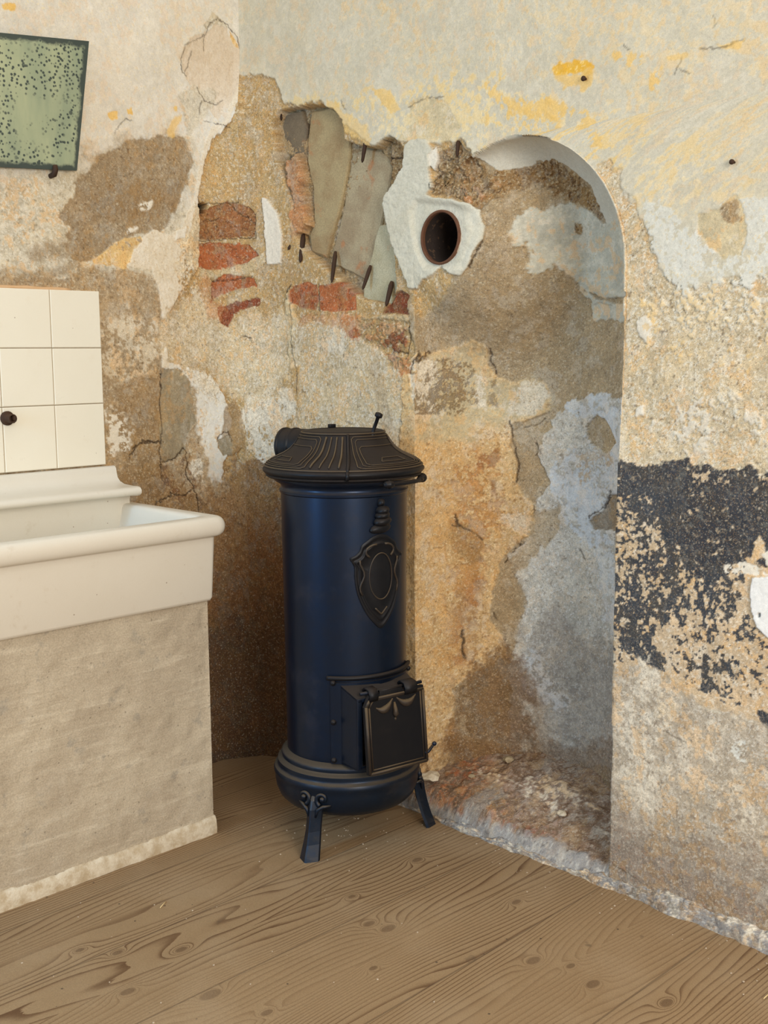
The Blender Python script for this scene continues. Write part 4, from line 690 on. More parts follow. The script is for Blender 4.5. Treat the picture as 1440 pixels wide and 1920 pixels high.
big = fbm(arc.ravel(), ZR.ravel(), .5, 3, 44) - .5
Hh = (pr.h + big * .010).reshape(U.shape) * np.clip(U / .02, 0, 1)
N = grid_normals(X, NR)
bad = np.linalg.norm(N, axis=2) < .5; N[bad] = NR
Ns = N.copy()
X = X + Ns * Hh[..., None] + corner_fill(U, ZR)
keep = np.hypot(U - HU, ZR - HZ) > HR - .002
tag(grid_mesh('wall_right', X, pr.col, pr.grit, keep, M_WALL), kind='structure')
wall_right = bpy.data.objects['wall_right']

# ------------------------------------------------------------------ wooden floor
def floor_material():
    n = NT('worn_floorboards'); co = n.coord('Object')           # object x = across the boards, y = along them
    sx = n.n('ShaderNodeSeparateXYZ'); n.put(sx.inputs[0], co); x, y = sx.outputs[0], sx.outputs[1]
    seams = [-.02, .27, .56, .81, 1.09, 1.41, 1.73, 2.02, 2.32]
    pid = None; dist = None
    for s_ in seams:
        st = n.math('GREATER_THAN', x, s_); pid = st if pid is None else n.math('ADD', pid, st)
        d = n.math('ABSOLUTE', n.math('SUBTRACT', x, s_)); dist = d if dist is None else n.math('MINIMUM', dist, d)
    cb = n.n('ShaderNodeCombineXYZ'); n.put(cb.inputs[0], n.math('MULTIPLY', x, 4.2)); n.put(cb.inputs[1], n.math('MULTIPLY', y, .55)); n.put(cb.inputs[2], n.math('MULTIPLY', pid, 3.7))
    field = n.noise(cb.outputs[0], 1.0, 1.0, .4, .1)
    field = n.math('ADD', n.math('MULTIPLY', field, .62), n.math('MULTIPLY', n.noise(n.mapping(co, (9, 1.6, 1)), 1.0, 2, .5), .10))
    field = n.math('ADD', field, n.math('MULTIPLY', dist, -1.9))
    # knots: (across, along, size)
    knots = [(.86, -1.03, .016), (.985, -.66, .020), (.905, -.95, .010), (1.185, -.78, .024), (1.19, -.50, .014), (.94, -.36, .012), (1.10, -.98, .010), (1.60, -.45, .016),
             (1.67, -.30, .018), (1.30, -.62, .011), (1.00, -.22, .010), (1.52, -.95, .02), (1.86, -.22, .016), (.70, -1.15, .009)]
    kn = [at for at in KNOTS]
    bump_sum = None; core = None
    for kx, ky, ks in kn:
        dx = n.math('MULTIPLY', n.math('SUBTRACT', x, kx), 1 / ks); dy = n.math('MULTIPLY', n.math('SUBTRACT', y, ky), 1 / (ks * 1.7))
        r2 = n.math('ADD', n.math('MULTIPLY', dx, dx), n.math('MULTIPLY', dy, dy))
        g = n.math('DIVIDE', .20, n.math('ADD', r2, 1.0)); bump_sum = g if bump_sum is None else n.math('ADD', bump_sum, g)
        c = n.ramp(r2, 1.15, .55); core = c if core is None else n.math('MAXIMUM', core, c)
    ph = n.math('ADD', field, bump_sum)
    fine = n.noise(n.mapping(co, (60, 3, 1)), 1.0, 3, .6)
    ph = n.math('ADD', ph, n.math('MULTIPLY', fine, .006))
    rings = n.math('FRACT', n.math('MULTIPLY', ph, 34.0))
    line = n.ramp(rings, .62, .97); line = n.math('MULTIPLY', line, n.ramp(rings, 1.0, .975))
    wear = n.ramp(n.noise(n.mapping(co, (3.0, 1.1, 1)), 1.0, 4, .55), .38, .62)
    line = n.math('MULTIPLY', line, n.math('MULTIPLY_ADD', wear, .80, .28))
    b1 = n.mix(n.noise(n.mapping(co, (2.2, 1.3, 1)), 1.0, 5, .6), S(138, 112, 80), S(168, 140, 104))
    b1 = n.mix(n.math('MULTIPLY', n.noise(n.mapping(co, (90, 5, 1)), 1.0, 3, .6), .35), b1, S(140, 108, 70))
    late = n.ramp(n.math('FRACT', n.math('MULTIPLY', ph, 34.0)), .2, .9)
    b1 = n.mix(n.math('MULTIPLY', late, .25), b1, S(134, 102, 68))
    c = n.mix(n.math('MULTIPLY', line, .85), b1, S(94, 64, 38))
    c = n.mix(n.math('MULTIPLY', core, .62), c, S(96, 70, 46))
    st = n.ramp(n.noise(co, 14, 3, .5), .70, .76); c = n.mix(n.math('MULTIPLY', st, .5), c, S(92, 74, 56))
    vs_ = n.ramp(n.voro(co, 16), .055, .035); c = n.mix(n.math('MULTIPLY', vs_, .8), c, S(60, 48, 38))
    dust = n.ramp(n.noise(n.mapping(co, (2.5, 2.5, 1)), 1.3, 5, .6), .45, .75); c = n.mix(n.math('MULTIPLY', dust, .35), c, S(172, 148, 116))
    seam = n.ramp(dist, .0034, .0012)
    c = n.mix(n.math('MULTIPLY', seam, .45), c, S(84, 62, 44))
    gr = n.noise(co, 420, 2, .7); vm = n.n('ShaderNodeVectorMath', operation='SCALE'); n.put(vm.inputs[0], c); n.put(vm.inputs['Scale'], n.math('MULTIPLY_ADD', n.math('SUBTRACT', gr, .5), .7, 1.0))
    h = n.math('ADD', n.math('MULTIPLY', line, .5), n.math('MULTIPLY', seam, -2.0))
    return n.set(Base_Color=vm.outputs[0], Roughness=.75, Normal=n.bump(h, .35, .0012))
KNOTS = [(0.979, -1.125, 0.011), (1.111, -1.013, 0.016), (0.829, -1.055, 0.008), (0.918, -0.949, 0.009), (1.009, -0.517, 0.007), (1.134, -0.581, 0.010), (1.277, -0.709, 0.007), (0.984, -0.260, 0.010), (1.181, -0.566, 0.013), (1.311, -0.263, 0.009), (1.503, -0.447, 0.012), (1.648, -0.435, 0.012), (1.573, -0.409, 0.008), (1.244, -0.974, 0.009), (1.793, -0.388, 0.011), (0.760, -1.107, 0.007)]
M_FLOOR = floor_material()
fl_o = grid_mesh('floor', np.array([[(float(x), float(y), 0.0) for x in np.linspace(-.4, 5.6, 121)] for y in np.linspace(-5.0, 1.2, 125)]) +
                 (lambda a: np.stack((a * 0, a * 0, a), -1))((fbm(*[g.ravel() for g in np.meshgrid(np.linspace(-.4, 5.6, 121), np.linspace(-5.0, 1.2, 125))], .5, 3, 50).reshape(125, 121) - .5) * .003), None, None, None, M_FLOOR)
# the boards run along the left wall's direction: x across (out from that wall), y along it towards the corner
fl_o.matrix_world = Matrix(((NL[0], DL[0], 0, Kc[0]), (NL[1], DL[1], 0, Kc[1]), (0, 0, 1, 0), (0, 0, 0, 1)))
tag(fl_o, kind='structure')

# ------------------------------------------------------------------ rubble sill in the niche, mortar fillet along the wall
def sill_height(u, d):
    t = np.clip(d / ND, 0, 1.05)
    h = .052 + .105 * t ** .9 - .018 * np.clip((u - NU) / NW, -1, 1)
    return h
us = spaced(NU - NW - .045, NU + NW + .02, .0035); ds = spaced(-.012, ND + .03, .0035)
UU, DD = np.meshgrid(us, ds)
f1 = fbm(UU.ravel(), DD.ravel(), .09, 4, 52).reshape(UU.shape); f2 = fbm(UU.ravel(), DD.ravel(), .02, 3, 57).reshape(UU.shape)
Hs = sill_height(UU, DD) + (f1 - .5) * .016 + (f2 - .5) * .0035
Hs -= np.clip(.03 - np.abs(DD - .012), 0, .03) * 0
edge = np.clip((DD + .012) / .03, 0, 1); Hs = Hs * np.sqrt(np.clip(edge, 0.0, 1))
Hs = np.maximum(Hs, -.01)
ps = Painter(UU, DD, UU, DD, 'sill', 9)
def blob(name, pts, **o): ps.patch(name, pts, **o)
blob('brickwash', [(NU - .33, -.02), (NU - .05, -.02), (NU + .02, .10), (NU - .10, .20), (NU - .3, .18)], soft=.02, amp=.03, brk=.45, alpha=.7)
blob('brick_dark', [(NU - .33, .0), (NU + .1, .0), (NU + .25, .15), (NU, .22), (NU - .3, .16)], soft=.02, amp=.03, brk=.55, alpha=.7)
blob('lowdirt', [(NU - .2, .05), (NU + .36, .02), (NU + .36, .3), (NU - .2, .3)], soft=.03, amp=.03, brk=.45, alpha=.75)
blob('lowdirt', [(NU - .17, .01), (NU - .10, -.01), (NU - .06, .08), (NU - .12, .10)], soft=.004, amp=.008)
blob('floorblue', [(NU - .4, -.03), (NU + .4, -.03), (NU + .4, .03), (NU + .1, .02), (NU - .1, .0), (NU - .4, .0)], soft=.01, amp=.012)
blob('chalk', [(NU - .2, .14), (NU + .3, .1), (NU + .3, .14), (NU - .1, .2)], soft=.01, amp=.03, brk=.66, alpha=.7)
sill = grid_mesh('trim_1', Kc[None, None, :] + DR * UU[..., None] - NR * DD[..., None] + Z3 * (Hs + (ps.h.reshape(UU.shape)))[..., None], ps.col, ps.grit, None, M_WALL)
tag(sill, kind='structure')
# fillet: cross-section swept along the foot of the right wall
us = spaced(.62, 2.02, .004); us = np.concatenate((us, np.linspace(2.05, 3.4, 60))); tt = np.linspace(0, 1, 22)
UU, TT = np.meshgrid(us, tt)
n1 = fbm(UU.ravel(), TT.ravel() * .06, .10, 4, 53).reshape(UU.shape); n2 = fbm(UU.ravel(), TT.ravel() * .06, .025, 3, 58).reshape(UU.shape)
hgt = .031 + .016 * (n1 - .5) + .012 * np.clip((UU - 1.42) / .1, 0, 1) - .014 * np.clip((1.42 - UU) / .2, 0, 1); out = .020 + .012 * (n1 - .5)
A_ = TT * (math.pi / 2)
DDD = out * np.cos(A_) ** .7 + .006 * (n2 - .5) - .002 ; HHH = hgt * np.sin(A_) + .006 * (n2 - .5) * np.sin(A_) - .002
DDD = DDD - .012 * (TT > .97)
pf = Painter(UU, TT * .06, UU, TT * .06, 'floorblue', 15)
pf.patch('chalk', [(.6, -.02), (3.4, -.02), (3.4, .08), (.6, .08)], brk=.60, alpha=.8)
pf.patch('lowdirt', [(.6, -.02), (3.4, -.02), (3.4, .08), (.6, .08)], brk=.62, vs=1, alpha=.8)
pf.patch('tar', [(1.4, .0), (1.75, .0), (1.75, .06), (1.4, .06)], brk=.70, alpha=.6)
tag(grid_mesh('baseboard_right', Kc[None, None, :] + DR * UU[..., None] + NR * DDD[..., None] + Z3 * HHH[..., None], pf.col, pf.grit, None, M_WALL), kind='structure')
# low mortar lip behind the stove, left wall
vs_ = spaced(-.02, .56, .006); UU, TT = np.meshgrid(vs_, tt); n1 = fbm(UU.ravel(), TT.ravel() * .06, .05, 4, 54).reshape(UU.shape)
A_ = TT * math.pi / 2; pf = Painter(UU, TT * .06, UU, TT * .06, 'deep_brown', 17)
tag(grid_mesh('baseboard_left', Kc[None, None, :] - DL * UU[..., None] + NL * ((.016 + .01 * n1) * np.cos(A_) - .002)[..., None] + Z3 * ((.022 + .014 * n1) * np.sin(A_))[..., None] + corner_fill(UU, UU * 0), pf.col, pf.grit, None, M_WALL), kind='structure')

# ------------------------------------------------------------------ materials of things
def iron_material(name, a, b, dustc=(96, 76, 54), rough=.42, dust=.75, metal=.15, coat=0.0):
    n = NT(name); co = n.coord('Object'); geo = n.n('ShaderNodeNewGeometry')
    sz = n.n('ShaderNodeSeparateXYZ'); n.put(sz.inputs[0], geo.outputs['Normal'])
    f = n.noise(co, 28, 4, .6); g = n.noise(co, 420, 2, .7)
    c = n.mix(f, S(*a), S(*b))
    up = n.ramp(n.math('ADD', sz.outputs[2], n.math('MULTIPLY', n.math('SUBTRACT', f, .5), .5)), .12, .75)
    spots = n.ramp(n.noise(co, 9, 5, .65), .52, .78)
    dm = n.math('MAXIMUM', n.math('MULTIPLY', up, dust), n.math('MULTIPLY', spots, .32 * dust))
    c = n.mix(dm, c, S(*dustc))
    c = n.mix(n.math('MULTIPLY', g, .22), c, S(16, 15, 16))
    r = n.math('MULTIPLY_ADD', dm, .4, rough)
    n.b.inputs['Metallic'].default_value = metal
    n.b.inputs['Specular IOR Level'].default_value = .25
    n.b.inputs['Coat Weight'].default_value = coat; n.b.inputs['Coat Roughness'].default_value = .24; n.b.inputs['Coat IOR'].default_value = 1.5
    h = n.math('ADD', f, n.math('MULTIPLY', g, .08))
    return n.set(Base_Color=c, Roughness=r, Normal=n.bump(h, .12, .0012), Metallic=n.math('MULTIPLY_ADD', dm, -metal, metal))
M_IRON = iron_material('cast_iron', (22, 42, 68), (36, 42, 54), dustc=(58, 50, 44), dust=1.0, rough=.38, coat=.2, metal=.75)  # blue in the base colour stands in for the side window's reflection
M_IRON_BASE = iron_material('dusty_base_iron', (26, 42, 62), (36, 42, 50), dustc=(84, 72, 56), dust=.9, rough=.42, coat=.1, metal=.65)  # bluish base colour also carries the cool window reflection on ring and legs
M_IRON_LID = iron_material('dusty_cast_iron', (18, 19, 24), (28, 27, 28), dustc=(56, 46, 38), dust=.7)
M_ORN = iron_material('dusty_raised_iron', (52, 46, 42), (70, 58, 46), dustc=(104, 86, 62), dust=.95)
M_RUSTY = iron_material('rusty_iron', (58, 46, 38), (84, 58, 40), (96, 70, 50), .7, .4, .3)
def ceramic(name, a, b, rough=.22, dirt=(176, 150, 112), amt=.25, sc=6):
    n = NT(name); co = n.coord('Object'); f = n.noise(co, sc, 5, .6); g = n.noise(co, 300, 2, .6)
    c = n.mix(f, S(*a), S(*b)); d = n.ramp(n.noise(co, 22, 6, .7), .58, .78); c = n.mix(n.math('MULTIPLY', d, amt), c, S(*dirt))
    sp = n.ramp(n.voro(co, 22), .05, .03); c = n.mix(n.math('MULTIPLY', sp, .6), c, S(120, 86, 54))
    c = n.mix(n.math('MULTIPLY', g, .10), c, S(*dirt))
    return n.set(Base_Color=c, Roughness=n.math('MULTIPLY_ADD', f, .15, rough), Normal=n.bump(f, .06, .002))
M_SINK = ceramic('cream_glazed_stoneware', (228, 221, 206), (219, 210, 192), .24)
M_TILE = ceramic('cream_tile', (242, 235, 216), (236, 227, 205), .22, (214, 190, 150), .12)
def grout_material():
    n = NT('tile_grout'); f = n.noise(n.coord(), 60, 4, .6)
    return n.set(Base_Color=n.mix(f, S(120, 104, 80), S(160, 140, 108)), Roughness=.9)
M_GROUT = grout_material()
def concrete_material():
    n = NT('rough_render'); co = n.coord('Object')
    lay = n.mapping(co, (3, 3, 26)); f = n.noise(lay, 1.6, 6, .65, .6); g = n.noise(co, 7, 6, .6); s_ = n.noise(co, 240, 3, .7)
    c = n.mix(n.ramp(g, .3, .7), S(196, 182, 158), S(180, 165, 142))
    c = n.mix(n.math('MULTIPLY', n.ramp(f, .5, .75), .5), c, S(220, 208, 184))
    bl = n.ramp(n.noise(co, 16, 4, .6), .60, .70); c = n.mix(n.math('MULTIPLY', bl, .45), c, S(148, 142, 130))
    pit = n.ramp(n.voro(co, 34), .09, .05); c = n.mix(n.math('MULTIPLY', pit, .5), c, S(128, 118, 100))
    vm = n.n('ShaderNodeVectorMath', operation='SCALE'); n.put(vm.inputs[0], c); n.put(vm.inputs['Scale'], n.math('MULTIPLY_ADD', n.math('SUBTRACT', s_, .5), .9, 1.0))
    h = n.math('ADD', n.math('MULTIPLY', f, 1.4), n.math('ADD', n.math('MULTIPLY', s_, .7), n.math('MULTIPLY', pit, -.6)))
    return n.set(Base_Color=vm.outputs[0], Roughness=.92, Normal=n.bump(h, .6, .004))
M_CONC = concrete_material()
def strip_material():
    n = NT('pale_mortar'); co = n.coord('Object'); f = n.noise(co, 26, 6, .7); s_ = n.noise(co, 200, 2, .7)
    c = n.mix(n.ramp(f, .35, .65), S(192, 172, 140), S(226, 214, 190)); c = n.mix(n.math('MULTIPLY', s_, .3), c, S(176, 156, 126))
    return n.set(Base_Color=c, Roughness=.9, Normal=n.bump(f, .9, .006))
M_STRIP = strip_material()
def mirror_material():
    n = NT('tarnished_mirror'); co = n.coord('Object')
    st = n.mapping(co, (14, 14, 3)); f = n.noise(st, 1.0, 5, .6); g = n.noise(co, 5, 4, .6)
    c = n.mix(n.ramp(f, .3, .7), S(146, 156, 126), S(174, 178, 140)); c = n.mix(n.math('MULTIPLY', n.ramp(g, .4, .7), .5), c, S(122, 134, 112))
    v1 = n.voro(co, 95); clus = n.ramp(n.noise(co, 9, 3, .5), .38, .50)
    sp = n.math('MULTIPLY', n.ramp(v1, .42, .26), clus)
    v2 = n.voro(co, 30); sp2 = n.math('MULTIPLY', n.ramp(v2, .22, .12), n.ramp(n.noise(co, 6, 2, .5), .48, .58))
    m = n.math('MAXIMUM', sp, sp2)
    ed = n.n('ShaderNodeAttribute', attribute_name='rim').outputs['Fac']
    e = n.math('ADD', ed, n.math('MULTIPLY', n.math('SUBTRACT', n.noise(co, 26, 4, .65), .5), 1.1)); e = n.ramp(e, .42, .75)
    m = n.math('MAXIMUM', m, e)
    c = n.mix(n.math('MULTIPLY', m, .92), c, S(34, 48, 46))
    n.b.inputs['Specular IOR Level'].default_value = .6
    return n.set(Base_Color=c, Roughness=n.math('MULTIPLY_ADD', m, .4, .28), Metallic=.0)
M_MIRROR = mirror_material()
def slab_material(name, a, b):
    n = NT(name); co = n.coord('Object'); f = n.noise(co, 12, 5, .6); s_ = n.noise(co, 260, 3, .7)
    c = n.mix(n.ramp(f, .35, .65), S(*a), S(*b)); vm = n.n('ShaderNodeVectorMath', operation='SCALE'); n.put(vm.inputs[0], c)
    rb = n.ramp(n.noise(co, 16, 3, .5), .62, .72); c2 = n.mix(n.math('MULTIPLY', rb, .6), c, S(186, 122, 76)); n.put(vm.inputs[0], c2)
    n.put(vm.inputs['Scale'], n.math('MULTIPLY_ADD', n.math('SUBTRACT', s_, .5), 1.0, 1.0))
    return n.set(Base_Color=vm.outputs[0], Roughness=.9, Normal=n.bump(n.math('ADD', f, s_), .7, .003))
SLABM = {'slab_brown': slab_material('slab_brown', (176, 156, 116), (160, 134, 96)), 'slab_grey': slab_material('slab_grey', (178, 162, 130), (160, 140, 110)),
         'slab_sage': slab_material('slab_sage', (190, 182, 152), (174, 164, 132)), 'slab_dark': slab_material('slab_dark', (132, 116, 92), (112, 98, 80))}

# ------------------------------------------------------------------ stone slabs bedded in the broken flue
SLABS = [
 ('slab_a', [(0.2934, 2.0046), (0.3797, 2.0034), (0.4327, 1.9778), (0.4684, 1.9362), (0.4576, 1.8429), (0.4158, 1.7142), (0.3812, 1.6418), (0.3558, 1.5796), (0.2927, 1.5992), (0.2841, 1.6493), (0.3071, 1.6783), (0.3024, 1.7858), (0.275, 1.8651), (0.2823, 1.9551)], 0.03, 0.036, 'slab_brown'),
 ('slab_b', [(0.4649, 1.8683), (0.5212, 1.8712), (0.5759, 1.857), (0.6248, 1.8197), (0.609, 1.7391), (0.5797, 1.6483), (0.5546, 1.5773), (0.5223, 1.5053), (0.4588, 1.5311), (0.3651, 1.5637), (0.3954, 1.6407), (0.4251, 1.7133)], 0.038, 0.045, 'slab_grey'),
 ('slab_c', [(0.5929, 1.6544), (0.6209, 1.6521), (0.6419, 1.6275), (0.6646, 1.56), (0.6722, 1.4691), (0.6421, 1.4225), (0.5921, 1.4064), (0.5212, 1.4323), (0.5313, 1.5049), (0.5589, 1.5697), (0.5795, 1.6338)], 0.022, 0.028, 'slab_sage'),
 ('slab_d', [(0.1541, 1.9731), (0.1837, 2.012), (0.2542, 2.0106), (0.2725, 1.9565), (0.2456, 1.884), (0.2084, 1.819), (0.1743, 1.8773)], 0.055, 0.03, 'slab_dark'),
]

for nm, poly, d0, d1, mt in SLABS:
    bm = bmesh.new(); P = np.array(poly); c0 = P.mean(0)
    Q = []                                    # resample and roughen the outline a little
    rnd = random.Random(nm)
    for i in range(len(P)):
        a, b = P[i], P[(i + 1) % len(P)]; k = max(1, int(np.linalg.norm(b - a) / .02))
        for j in range(k):
            q = a + (b - a) * j / k; Q.append((q[0] + rnd.uniform(-.0015, .0015), q[1] + rnd.uniform(-.0015, .0015)))
    dep = lambda q: d0 + (d1 - d0) * (q[1] - P[:, 1].min()) / (P[:, 1].max() - P[:, 1].min())
    cen = np.mean(Q, 0)
    f = [bm.verts.new(RW(cen[0] + (q[0] - cen[0]) * .965, cen[1] + (q[1] - cen[1]) * .975, -dep(q))) for q in Q]
    m = [bm.verts.new(RW(q[0], q[1], 0) if False else tuple(Kc + DR * q[0] + Z3 * q[1] - NR * (dep(q) + .005))) for q in Q]
    for v, q in zip(f, Q): v.co = tuple(Kc + DR * (cen[0] + (q[0] - cen[0]) * .965) + Z3 * (cen[1] + (q[1] - cen[1]) * .975) - NR * dep(q))
    bk = [bm.verts.new(tuple(Kc + DR * q[0] + Z3 * q[1] - NR * (dep(q) + .03))) for q in Q]
    n_ = len(Q); bm.faces.new(f)
    for A, B in ((f, m), (m, bk)):
        for i in range(n_): bm.faces.new((A[i], A[(i + 1) % n_], B[(i + 1) % n_], B[i]))
    bm.faces.new(bk[::-1])
    build('stone_slab', bm, SLABM[mt], wall_right, smooth=False)

# ------------------------------------------------------------------ nails and spikes driven into the broken masonry, plus one rod added for a dark gap
def wire(name, pts, r, label, cat, group, mat, seg=7):
    bm = bmesh.new(); tube(bm, pts, r, seg); o = build(name, bm, mat)
    tag(o, label, cat, group); return centre_origin(o)
NAILS = [
 ((0.1772, 2.0479, -0.008), (0.1733, 1.9946, -0.02), 0.004, 'thin iron spike at top left corner of the broken flue recess'),
 ((0.5567, 1.8863, -0.01), (0.5471, 1.8252, -0.004), 0.0045, 'rusty spike hanging over top of grey slab in wall recess'),
 ((0.2553, 1.6534, -0.03), (0.2818, 1.5685, 0.006), 0.0062, 'thick upright dark spike below the broad brown slab'),
 ((0.2275, 1.6509, -0.03), (0.2225, 1.6099, 0.004), 0.005, 'slanting dark spike left of the thick upright spike'),
 ((0.4001, 1.5936, -0.03), (0.4231, 1.5024, 0.006), 0.005, 'long dark spike just above the right red brick'),
 ((0.5613, 1.544, -0.02), (0.5575, 1.4768, 0.008), 0.0045, 'slanting spike on the pale grey slab'),
 ((0.6475, 1.4955, -0.02), (0.6505, 1.4279, 0.006), 0.0055, 'dark spike beside the lowest dark red brick'),
 ((0.1932, 1.8668, -0.04), (0.1679, 1.8075, -0.03), 0.006, 'dark rod added to show the shaded gap in left part of recess'),  # added rod stands in for a dark gap between the stones
 ((0.9106, 1.8357, -0.004), (0.9144, 1.7948, 0.004), 0.004, 'small spike in rubble above the round flue hole'),
]
for (ua, za, da), (ub, zb, db), r, label in NAILS:
    a = Vector(RW(ua, da, za)) ; b = Vector(RW(ub, db, zb)); m = (a + b) / 2
    wire('iron_spike', [a, a.lerp(b, .15), m, b.lerp(a, .1), b], [r * .9, r * 1.35, r * 1.3, r * .95, r * .3], label, 'spike', 'iron spikes in the broken masonry', M_RUSTY)

# flue hole: clay sleeve in the wall
fh = thing('flue_pipe', RW(HU, 0, HZ), 'round rusty flue opening with sooty inside, set in white plaster at niche edge', 'flue pipe')
bm = bmesh.new()
lathe(bm, [(HR + .004, -.004), (HR + .004, .0075), (HR + .001, .009), (HR - .002, .008), (HR - .0025, .004), (HR - .0025, -.003)], 56, RW(HU, 0, HZ), NR)
def rim_material():
    n = NT('rusted_rim'); f = n.noise(n.coord(), 60, 4, .6)
    return n.set(Base_Color=n.mix(f, S(120, 80, 54), S(78, 50, 38)), Roughness=.85)
build('rim', bm, rim_material(), fh, world_coords=True)
bm = bmesh.new()
lathe(bm, [(HR - .001, -.002), (HR - .002, -.06), (HR - .004, -.12), (HR - .010, -.17), (.03, -.185), (0, -.19)], 56, RW(HU, 0, HZ), NR)
def soot_material():
    n = NT('sooty_clay'); co = n.coord(); f = n.noise(co, 30, 5, .65); v = n.ramp(n.noise(co, 60, 3, .6), .58, .66)
    c = n.mix(f, S(62, 50, 42), S(40, 34, 32)); c = n.mix(n.math('MULTIPLY', v, .5), c, S(120, 92, 68))
    return n.set(Base_Color=c, Roughness=.9, Normal=n.bump(f, .8, .006))
build('sleeve', bm, soot_material(), fh, world_coords=True)

# ------------------------------------------------------------------ mirror, tiles, pipe stub
mr = thing('mirror', LW(.67, .01, 1.80), 'old tarnished mirror with black spots and dark edges hanging on left wall', 'mirror')
c4 = [(.5455, 2.150), (.5935, 1.803), (.99, 1.778), (.94, 2.112)]
NXm, NYm = 60, 50; bmv = []
gx, gy = np.meshgrid(np.linspace(0, 1, NXm), np.linspace(0, 1, NYm))
pv = (1 - gx) * (1 - gy) * c4[1][0] + gx * (1 - gy) * c4[2][0] + (1 - gx) * gy * c4[0][0] + gx * gy * c4[3][0]
pz = (1 - gx) * (1 - gy) * c4[1][1] + gx * (1 - gy) * c4[2][1] + (1 - gx) * gy * c4[0][1] + gx * gy * c4[3][1]
dist_e = np.minimum(np.minimum(gx, 1 - gx) * .40, np.minimum(gy, 1 - gy) * .345)
bm = bmesh.new(); lay = bm.verts.layers.float.new('rim')
G = [[bm.verts.new(LW(pv[j, i], .020 + .010 * gy[j, i], pz[j, i])) for i in range(NXm)] for j in range(NYm)]
for j in range(NYm):
    for i in range(NXm): G[j][i][lay] = float(np.clip(1 - dist_e[j, i] / .035, 0, 1))
for j in range(NYm - 1):
    for i in range(NXm - 1): bm.faces.new((G[j][i], G[j][i + 1], G[j + 1][i + 1], G[j + 1][i]))
bnd = [G[0][i] for i in range(NXm)] + [G[j][-1] for j in range(1, NYm)] + [G[-1][i] for i in range(NXm - 2, -1, -1)] + [G[j][0] for j in range(NYm - 2, 0, -1)]
bk = []
for v in bnd:
    w = bm.verts.new(v.co - Vector(NL) * .006); w[lay] = 1.0; bk.append(w)
for i in range(len(bnd)):
    bm.faces.new((bnd[i], bnd[(i + 1) % len(bnd)], bk[(i + 1) % len(bk)], bk[i]))
bm.faces.new(bk)
build('glass', bm, M_MIRROR, mr, smooth=False, world_coords=True)
for v_, z_ in ((.665, 1.795), (.90, 1.778)):
    bm = bmesh.new(); pts = [LW(v_, .002, z_ - .012), LW(v_, .022, z_ - .010), LW(v_, .030, z_ + .002), LW(v_, .029, z_ + .014)]
    tube(bm, pts, [.007, .008, .008, .006], 8); build('clip', bm, M_RUSTY, mr, world_coords=True)

ts = thing('tile_splashback', LW(.85, 0, .985), 'cream square glazed tiles in grid above the sink on left wall', 'tile splashback')
rowz = [(1.478, 1.3205), (1.3185, 1.1635), (1.1615, .9865)]
bm = bmesh.new()
for ci in range(7):
    for (z1, z0) in rowz:
        v0 = .536 + ci * .1555; v1 = v0 + .1540
        Q = [(v0, z0), (v1, z0), (v1, z1), (v0, z1)]; b_ = .0022
        f = [bm.verts.new(LW(v + (b_ if k in (0, 3) else -b_), .0145, z + (b_ if k < 2 else -b_))) for k, (v, z) in enumerate(Q)]
        m = [bm.verts.new(LW(v, .0125, z)) for v, z in Q]; bk = [bm.verts.new(LW(v, .003, z)) for v, z in Q]
        bm.faces.new(f)
        for A, B in ((f, m), (m, bk)):
            for i in range(4): bm.faces.new((A[i], A[(i + 1) % 4], B[(i + 1) % 4], B[i]))
build('tiles', bm, M_TILE, ts, smooth=False, world_coords=True)
bm = bmesh.new()
Q = [(.5365, .9855), (1.62, .9855), (1.62, 1.477), (.5365, 1.477)]
prism(bm, [LW(v, .0105, z) for v, z in Q], [LW(v, -.004, z) for v, z in Q]); build('grout', bm, M_GROUT, ts, smooth=False, world_coords=True)
bm = bmesh.new()
n_ = 40; rs = random.Random(4); pts = [LW(.62 + .9 * i / n_, .006, 1.481 + rs.uniform(-.001, .001)) for i in range(n_ + 1)]
tube(bm, pts, [.002] + [.0055 + rs.uniform(-.001, .001) for _ in range(n_ - 1)] + [.002], 7)
def mort_material():
    n = NT('orange_mortar'); f = n.noise(n.coord(), 50, 4, .6)
    return n.set(Base_Color=n.mix(f, S(206, 158, 108), S(222, 190, 150)), Roughness=.9)
build('mortar_edge', bm, mort_material(), ts, world_coords=True)

ps_ = thing('pipe_stub', LW(.835, .012, 1.125), 'short rusty grey pipe stub poking from cream tiles at left edge', 'pipe stub')
bm = bmesh.new(); lathe(bm, [(0, 0), (.019, 0), (.0195, .006), (.017, .009), (.0125, .010), (.012, .03), (.0125, .034), (.010, .036), (.0085, .034), (.0085, .02), (0, .02)], 20, LW(.835, .0145, 1.133), NL)
build('pipe', bm, M_RUSTY, ps_, world_coords=True)
bm = bmesh.new(); box(bm, (0, 0, 0), (.010, .010, .012), Matrix.Translation(LW(.828, .044, 1.134)), .002)
build('plug', bm, M_RUSTY, ps_, world_coords=True)

